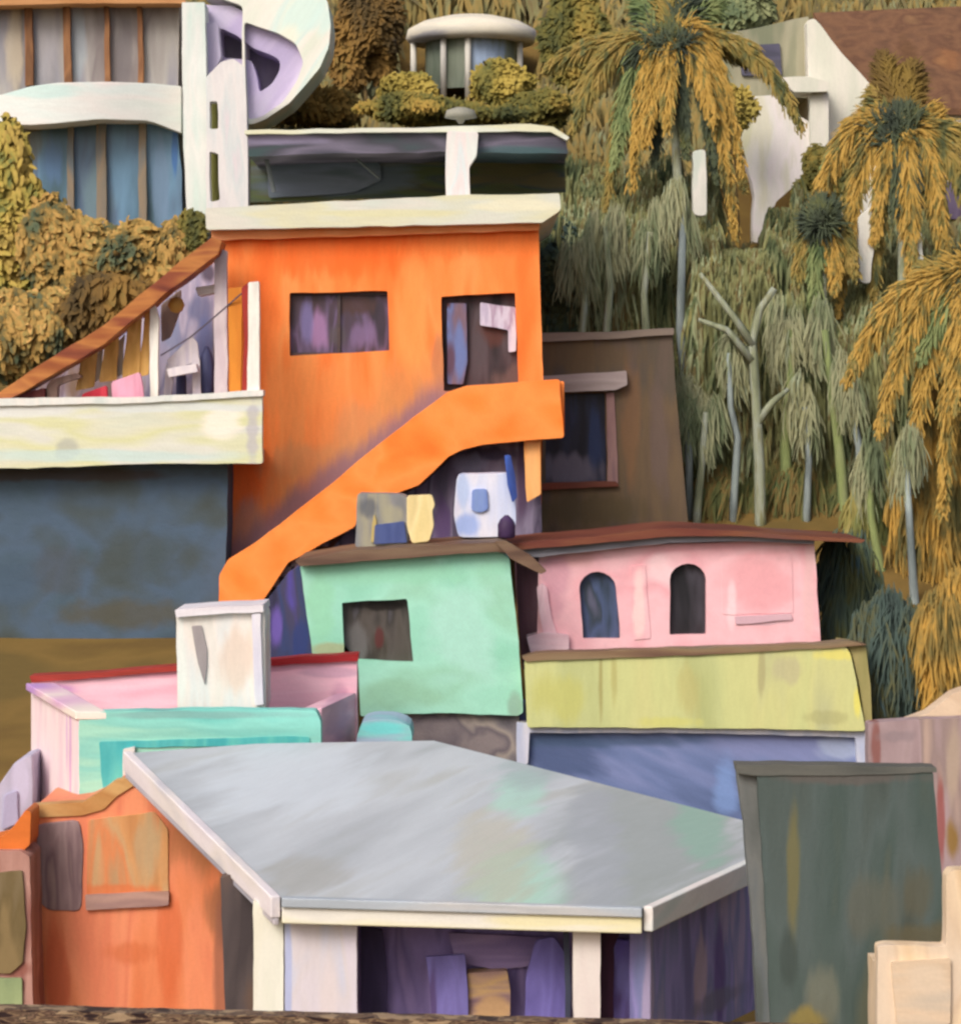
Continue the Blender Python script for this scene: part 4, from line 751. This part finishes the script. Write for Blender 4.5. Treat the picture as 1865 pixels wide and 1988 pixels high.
# far wooded slope: one mass
pos = []
for i in range(90000):
    y = random.uniform(63.5, 97); x = random.uniform(-.20, .20) * y
    u = U0 + x / y * F
    if u < 430 and y < 82: continue
    if 1380 < u and 72 < y < 81: continue
    if 420 < u < 1110 and y < 66.5: continue
    if 760 < u < 1060 and 80 < y < 87: continue
    h = 1.8 if y > 68 else .9
    pos.append((x, y, gz(x, y) + random.random() ** .7 * h + .7 * mnoise.noise(Vector((x * .5, y * .5, 3)))))
n = len(pos); l = RNG.uniform(.6, 1.5, n)
o = linkb('hillside_scrub', blades(pos, np.stack([RNG.normal(0, .22, n), RNG.normal(0, .2, n), -1 + RNG.normal(0, .3, n)], 1), np.array(FACE) + RNG.normal(0, .12, (n, 3)), l, l * .12), leafm('scrub', ['4a4430', '5a5236', '6a6038', '7e6a3c', '6c6a48', '5e5236', '74785a'], 1.0, .35, .2)); tag(o, 'dense brown and olive scrub covering the slope behind the houses', 'scrub', kind='stuff')

GT = 'trees on the slope above the canopy'
tree('broadleaf_tree', 'dark brown crowned tree just right of the curved stair tower', 705, 60, 80, 75, 130, BROWN, 3000, .7, .2, group=GT)
tree('broadleaf_tree', 'brown olive tree spreading over the top of the white gazebo', 900, -40, 90, 230, 75, BROWN, 3000, .8, .24, group=GT)
tree('broadleaf_tree', 'olive brown tree between the gazebo and the tall palm', 1110, 95, 80, 75, 125, OLIVE, 3500, .7, .2, group=GT)
tree('broadleaf_tree', 'grey green tree rising behind the top of the tall palm', 1420, 20, 82, 100, 75, GREEN, 2600, .7, .2, group=GT)
tree('broadleaf_tree', 'ochre tree hugging the foot of the curved stair tower', 600, 205, 76, 110, 45, leafm('leaf_tan', ['4a4626', '66562c', '8c6c34', '7c6c38']), 2200, .6, .18, group=GT)
GB = 'bushes in front of the gazebo'
tree('flowering_bush', 'ochre yellow bush below the left half of the gazebo', 790, 178, 76, 60, 38, YELL, 1800, .4, .16, cat='bush', group=GB)
tree('flowering_bush', 'rounded golden bush against the gazebo posts', 965, 168, 76, 72, 44, YELL, 2200, .4, .16, cat='bush', group=GB)
tree('flowering_bush', 'green bush along the canopy top edge, under the golden bushes', 850, 215, 72, 190, 32, OLIVE, 3600, .4, .15, cat='bush', group=GB)
tree('flowering_bush', 'olive bush right of the gazebo over the canopy end', 1050, 205, 74, 70, 42, OLIVE, 1600, .4, .15, cat='bush', group=GB)
# left bank trees
GLB = 'trees on the bank left of the orange house'
LB1 = leafm('leaf_bank', ['3a3e2e', '4c5640', '5c5232', '7c6636', 'a07e46', '7c7040', 'ae8850'], 1, .8, .6)
LB2 = leafm('leaf_bank2', ['465238', '666838', '8c7e3c', 'a08a46', '84703a', 'a89450'], 1, .8, .5)
tree('bank_tree', 'tall yellow olive tree at the far left edge, in front of the white building', 10, 415, 64, 90, 195, LB2, 4200, .85, .24, hang=-.9, clumps=30, group=GLB)
tree('bank_tree', 'ochre tree below the leftmost blue windows', 130, 500, 63.5, 100, 125, LB1, 4200, .85, .24, hang=-.9, clumps=30, group=GLB)
tree('bank_tree', 'tan and olive tree below the right blue windows', 290, 500, 63, 100, 82, LB1, 3600, .85, .24, hang=-.9, clumps=30, group=GLB)
tree('bank_tree', 'small dark olive tree touching the white column foot', 375, 458, 63, 34, 50, OLIVE, 1200, .4, .14, group=GLB)
tree('bank_tree', 'brown tree low on the bank above the rust lean-to roof', 60, 640, 62.2, 130, 110, LB1, 4200, .85, .24, hang=-.9, clumps=30, group=GLB)
tree('bank_tree', 'olive brown bush above the middle of the rust lean-to roof', 220, 590, 62, 110, 70, BROWN, 2600, .85, .24, hang=-.9, clumps=30, group=GLB)
# right-hand growth
GR = 'dense shrubs on the right slope'
tree('shrub', 'dark teal shrub squeezed between the orange house and the stems', 1085, 560, 66, 48, 130, TEAL, 2600, .5, .17, cat='shrub', group=GR)
THK = leafm('thicket', ['3c4632', '4c583e', '5a6446', '6c6c44', '62705a', '74603c', '788468'], 1, .7, .16)
SAGE = leafm('sage', ['4c5640', '5e684c', '74785c', '868668', '6e6e4e', '848c74'], 1, .7, .18)
tree('shrub', 'dark teal shrub right of the pink house wall', 1650, 1150, 54.5, 62, 120, TEAL, 3600, .8, .15, hang=-1.3, clumps=24, cat='shrub', group=GR)
tree('shrub', 'dark slate shrub above the mauve building', 1740, 1270, 52, 90, 130, leafm('slate', ['2a322e', '34403c', '3c4a44', '4a4a30', '3a4c50'], 1, .7, .3), 4600, .8, .15, hang=-1.3, clumps=24, cat='shrub', group=GR)
tree('shrub', 'ochre flecked shrub at the right edge over the mauve building', 1850, 1240, 51.5, 80, 130, leafm('mixo', ['404026', '5c5430', '7c6634', '9c7a38', 'b0843c'], 1, .7), 3600, .8, .15, hang=-1.3, clumps=24, cat='shrub', group=GR)
tree('tall_shrub', 'tall ochre and olive growth at the right edge below the drooping fronds', 1830, 930, 60, 95, 220, leafm('mixo', []), 6500, 1.0, .2, hang=-1.3, cat='shrub', group=GR)
tree('tall_shrub', 'olive growth beside the right palm trunk', 1715, 1000, 62, 80, 170, leafm('mixg', ['39442c', '4c5834', '6a6a3c', '7c7440', '8c8456'], 1, .7, .2), 4600, 1.1, .17, hang=-1.3, cat='shrub', group=GR)

UG = leafm('under', ['343c24', '444a2a', '545430', '6a5630', '4a5a38', '5a4828'], 1, .8, .2)
for lab, u, v, Y, ru, rv_ in [('low dark undergrowth right of the brown house foot', 1400, 965, 63.4, 95, 75), ('low olive undergrowth in the middle behind the pink house roof', 1530, 960, 63.4, 95, 80), ('low brown green undergrowth right behind the maroon roof end', 1645, 955, 63.2, 80, 95)]:
    tree('shrub', lab, u, v, Y, ru, rv_, UG, 5200, .9, .15, hang=-1.3, cat='shrub', group=GR)
pos = []
for i in range(110000):
    u = random.uniform(1040, 1880); y = random.uniform(63.3, 69.5) if u > 1345 else random.uniform(65.8, 69.5); x = (u - U0) / F * y
    if mnoise.noise(Vector((x * 1.6, y * .8, 4))) < -.12 and random.random() < .9: continue
    g0 = gz(x, y); hmax = 4.6 + 1.2 * mnoise.noise(Vector((x * .5, y * .3, 9))) if u < 1560 else 3.2 + 1.2 * mnoise.noise(Vector((x * .5, y * .3, 9)))
    z = g0 - .2 + random.random() ** .8 * max(1, hmax)
    lim = 480 if 1395 < u <= 1490 else 400 if 1490 < u <= 1540 else 330 if 1540 < u < 1610 else 0
    if lim: z = min(z, (V0 - lim - 40 * random.random()) / F * y)
    pos.append((x, y, z))
n = len(pos); l = RNG.uniform(.5, 1.6, n)
ax_ = np.stack([RNG.normal(0, .13, n), RNG.normal(0, .12, n), -1 + RNG.normal(0, .12, n)], 1)
o = linkb('stem_thicket', blades(pos, ax_, np.array(FACE) + RNG.normal(0, .08, (n, 3)), l, .05 + .03 * RNG.random(n)), leafm('thicket_mass', ['2e3622', '444e32', '646848', '4a4a2a', '74764e', '564828', '848a68', '3e4a2e', '7c7648'], 1.0, .6, .07))
tag(o, 'dense grey green thicket of thin upright stems on the right slope', 'thicket', kind='stuff')
def palm(label, u, v, Y, fronds, ub, vb=None, tr=.16, grp='drooping palms on the right slope', tm=PALE, heart=(.75, .4, .5)):
    c = P(u, v, Y); gx = P(ub, v, Y).x; g_ = gz(gx, Y)
    t = thing('palm_tree', label, 'palm tree', Vector((gx, Y, g_)), grp)
    n = 10; pts = [Vector((gx + (c.x - gx) * (k / n) ** 1.6, Y, g_ - .3 + (c.z - g_ + .3) * k / n)) for k in range(n + 1)]
    link('trunk', *tube(pts, tr, tr * .7, 12), tm, t, smooth=True)
    for (tip_u, tip_v, arch_, wdt, m, dy) in fronds:
        e = P(tip_u, tip_v, Y) + Vector((0, dy, 0)); L0 = (e - c).length
        up = c + Vector(((e.x - c.x) * .55, dy * .5, max(0, e.z - c.z) * .5 + arch_ * L0))
        P_ = []
        for k in range(15):
            s = k / 14; P_.append(c * (1 - s) ** 2 + up * 2 * s * (1 - s) + e * s * s)
        K = 800; sv = np.repeat(np.linspace(.02, .99, K), 2); sg = np.tile([-1., 1.], K)
        pa = np.array([tuple(q) for q in P_]); fi = np.minimum(13, (sv * 14).astype(int)); ff = (sv * 14 - fi)[:, None]
        p = pa[fi] * (1 - ff) + pa[fi + 1] * ff; d = nrm_(pa[fi + 1] - pa[fi])
        side = np.cross(np.array([0, 1., 0]), d) * sg[:, None]
        prof = np.sin(math.pi * np.minimum(1, .12 + sv * .85)) ** .7; N_ = len(sv)
        a_ = d * 1.0 + side * .42 + np.array([0, 0, -.55]) + RNG.normal(0, .16, (N_, 3))
        arr = blades(p + RNG.normal(0, .05, (N_, 3)), a_, np.array(FACE) + RNG.normal(0, .12, (N_, 3)), wdt * .72 * prof * RNG.uniform(.5, 1.4, N_), .032 * RNG.uniform(.7, 1.5, N_))
        linkb('frond', arr, m, t, tube(P_, .04, .012, 5))
    hp = c + Vector((0, -.15, .05))
    linkb('heart', crown_geo(hp, heart, 1600, .45, .035, 5, .35), PD, t)
    return t
PO = leafm('palm_orange', ['4a4c2c', '74683a', 'a2823c', 'b6924a', '686638', '94804a'], .78, 1.5, .35)
PY = leafm('palm_olive', ['3e4630', '5a5a36', '7a6c38', '8c7640', '5a6240'], .95, 1.5, .35)
PD = leafm('palm_dark', ['2a302a', '363e32', '424a38', '525634'], 1.0, .8)
PG = leafm('palm_green', ['3c4c34', '56643e', '747c50', '6c7444'], 1.0, .8)
palm('tallest palm with dark heart and long orange drooping fronds', 1300, 95, 66.5, [
    (1255, 15, .1, .7, PD, .5), (1345, -5, .1, .7, PD, .3), (1300, -30, .1, .6, PY, .4), (1240, -20, .05, .6, PG, .6), (1400, -10, .15, .6, PG, .5), (1215, 120, .15, .55, PD, -.2),
    (1120, 190, .3, .7, PY, .3), (1060, 130, .25, .7, PY, .8), (1110, 260, .35, .7, PY, -.3), (1560, 255, .35, .6, PY, .1), (1500, 130, .2, .6, PY, .8),
    (1190, 330, .35, .8, PG, -.2), (1175, 410, .35, .7, PY, .2), (1250, 290, .25, .7, PO, -.6), (1290, 260, .25, .7, PO, -.8), (1222, 380, .3, .6, PO, -.5),
    (1330, 310, .2, .5, PD, -.4), (1390, 360, .3, .5, PD, -.2), (1425, 478, .42, .62, PO, -.5), (1380, 250, .3, .6, PO, -.7), (1445, 380, .45, .5, PO, -.3), (1270, 330, .2, .5, PD, -.1)], 1330, tr=.13)
palm('second palm with dark heart right of the white wing wall', 1752, 262, 65, [
    (1640, 400, .35, .6, PY, -.2), (1600, 330, .3, .6, PG, 0), (1560, 470, .4, .7, PO, -.2), (1540, 600, .4, .7, PO, .2), (1620, 620, .35, .7, PO, -.4), (1690, 480, .2, .6, PO, -.6),
    (1730, 420, .15, .6, PD, -.5), (1770, 440, .15, .6, PD, -.5), (1690, 600, .3, .7, PY, -.3), (1760, 560, .15, .8, PO, -.7), (1830, 500, .3, .7, PO, -.4), (1880, 420, .35, .7, PY, -.2), (1900, 300, .3, .7, PY, 0),
    (1650, 240, .2, .6, PO, .2), (1820, 210, .15, .6, PO, .3), (1870, 260, .2, .7, PO, .1), (1700, 170, .1, .6, PY, .4), (1780, 120, .05, .6, leafm('palm_brownish', ['4c3c24', '5c4a28', '74602c']), .4), (1720, 100, .05, .6, leafm('palm_brownish', []), .5), (1840, 620, .3, .8, PY, -.3)], 1750, tr=.13, tm=PALE)
palm('low palm at the right edge with broad orange fronds sweeping left', 1905, 560, 59, [
    (1640, 745, .3, .8, PO, -.2), (1700, 850, .35, .8, PO, -.4), (1760, 960, .4, .8, PO, -.2), (1690, 640, .15, .7, PY, .2), (1820, 1010, .4, .8, PO, -.5), (1840, 800, .2, .8, PO, -.8), (1780, 700, .15, .7, PG, -.3), (1880, 1080, .3, .8, PO, -.4), (1960, 800, .2, .8, PO, 0), (1800, 520, .05, .7, PY, .2)], 1900, tr=.2)
palm('small spindly palm with thin olive fronds among the pale stems', 1600, 440, 64, [
    (1545, 560, .3, .5, PY, 0), (1620, 570, .25, .5, PO, -.2), (1660, 540, .3, .5, PY, 0), (1570, 500, .2, .4, PG, .1), (1575, 650, .3, .5, PG, -.2)], 1600, tr=.07, heart=(.25, .2, .2))

tree('shrub', 'olive shrub biting into the right side of the white wing wall', 1600, 350, 71.5, 55, 70, OLIVE, 1600, .5, .15, cat='shrub', group=GR)
tree('shrub', 'yellow olive shrub over the top left of the white wing wall', 1425, 210, 71.8, 38, 40, YELL, 900, .5, .15, cat='shrub', group=GR)
# pale stems
GS_ = 'pale slender stems below the palms'
def sapling(label, pts, r, Y, branches=(), leaves=None, m=PALE):
    base = P(*pts[0], Y); g_ = gz(base.x, Y); t = thing('sapling', label, 'sapling', Vector((base.x, Y, min(g_, base.z))), GS_)
    P3 = [Vector((base.x, Y, min(g_, base.z) - .2))] + [P(u, v, Y) for u, v in pts]
    r *= 1.25
    link('stem', *tube(P3, r, r * .55, 7), m, t, smooth=True)
    for br in branches: link('branch', *tube([P(u, v, Y) for u, v in br], r * .8, r * .3, 6), m, t, smooth=True)
    top = P(*pts[-1], Y)
    if not branches: linkb('foliage', crown_geo(top + Vector((0, .2, .1)), (.4, .3, .8), 500, .7, .03, 6, -1.3), leaves or leafm('sage', []), t)
SL = paint('stem_slate', ['6a7474', '828c8c', '94a09c'], 'v', 1.5, .9); SGN = paint('stem_sage', ['68744c', '84905c', '8c9468'], 'v', 1.5, .9)
for i, (lab, pts, r, Y, br, m) in enumerate([
    ('stem just right of the brown house wall', [(1337, 877), (1334, 830), (1338, 772)], .08, 62.5, (), SL),
    ('stem leaning right beside the brown house', [(1352, 1000), (1362, 900), (1370, 800)], .09, 62.3, (), PALE),
    ('crooked silver stem kinked at mid height', [(1424, 975), (1432, 850), (1418, 790), (1414, 685)], .08, 62.4, (), SL),
    ('tall forked stem with three pale branches', [(1476, 1005), (1474, 900), (1466, 760), (1460, 660), (1475, 600), (1503, 560)], .11, 62.2, ([(1462, 670), (1420, 610), (1358, 530)], [(1460, 700), (1410, 640), (1355, 620)], [(1470, 820), (1500, 780), (1530, 755)]), PALE),
    ('thick sage stem right of the forked one', [(1528, 1000), (1524, 860), (1536, 740), (1530, 640)], .13, 62.9, (), SGN),
    ('straight slate stem between the sage stems', [(1566, 985), (1570, 890), (1562, 790)], .08, 62.3, (), SL),
    ('long leaning sage stem ending in a bright base', [(1640, 1010), (1630, 880), (1614, 752), (1600, 640)], .12, 62.5, (), SGN),
    ('short slate stem leaning left of the right palm', [(1668, 870), (1656, 810), (1648, 745)], .08, 62, (), SL),
    ('low sage stem beside the dark teal shrub', [(1712, 1120), (1692, 1010), (1684, 900)], .10, 60, (), SGN),
    ('whitish stem nearest the right edge thicket', [(1775, 1170), (1768, 1060), (1757, 880)], .09, 58.5, (), SL),
    ('pale stem directly above the brown house left part', [(1131, 640), (1134, 590), (1128, 480)], .09, 64.5, (), PALE),
    ('second pale stem above the brown house', [(1178, 640), (1184, 560), (1176, 440)], .09, 64.5, (), PALE),
    ('third pale stem above the brown house, nearest its right corner', [(1254, 640), (1250, 570), (1262, 450)], .09, 64.5, (), PALE),
    ('pale stem descending from the tall palm beside its trunk', [(1332, 760), (1320, 640), (1326, 400)], .11, 64, (), SL)]):
    sapling(lab, pts, r, Y, br, None, m)
GW = 'white garden walls glimpsed through fronds'
WPL = paint('glimpse_white', ['ccccc0', 'dad6cc', 'c4ccc0'], 'v', 1)
for lab, pts, Y in [('slim white upright behind the tallest palm fronds', [(1344, 292), (1370, 288), (1372, 418), (1348, 418)], 66.0), ('pale upright wall left of the two under the second palm', [(1666, 420), (1690, 400), (1702, 410), (1690, 550), (1668, 548)], 64.5), ('white upright wall right of the two under the second palm', [(1764, 455), (1790, 450), (1794, 560), (1784, 610), (1766, 605)], 64.5)]:
    b_ = [p for p in pts]; o = slab('garden_pillar', pts, Y, .4, WPL, None, rnd=8, amp=2.5); tag(o, lab, 'pillar', GW)
    
# paint-spattered rail in front
YE = 33.0
T = thing('spattered_ledge', 'paint spattered wooden ledge running along the bottom edge', 'ledge', P(700, 2100, YE))
slab('rail', [(-120, 1957), (450, 1972), (900, 1981), (1268, 1990), (1990, 2011), (1990, 2040), (1200, 2020), (-120, 1990)], YE, .3, paint('spatter', ['2c1c1c', '5c4438', '8c7458', '3c2624', '7c6450', '302420', '9c8468'], 'h', 6, .5, spread=.1, bump=.5, grain=.2), T, rnd=1)
slab('support', [(200, 1996), (240, 1997), (240, 2400), (200, 2400)], YE + .02, .2, BM, T, rnd=0); slab('support', [(1500, 2030), (1540, 2030), (1540, 2400), (1500, 2400)], YE + .02, .2, BM, T, rnd=0)
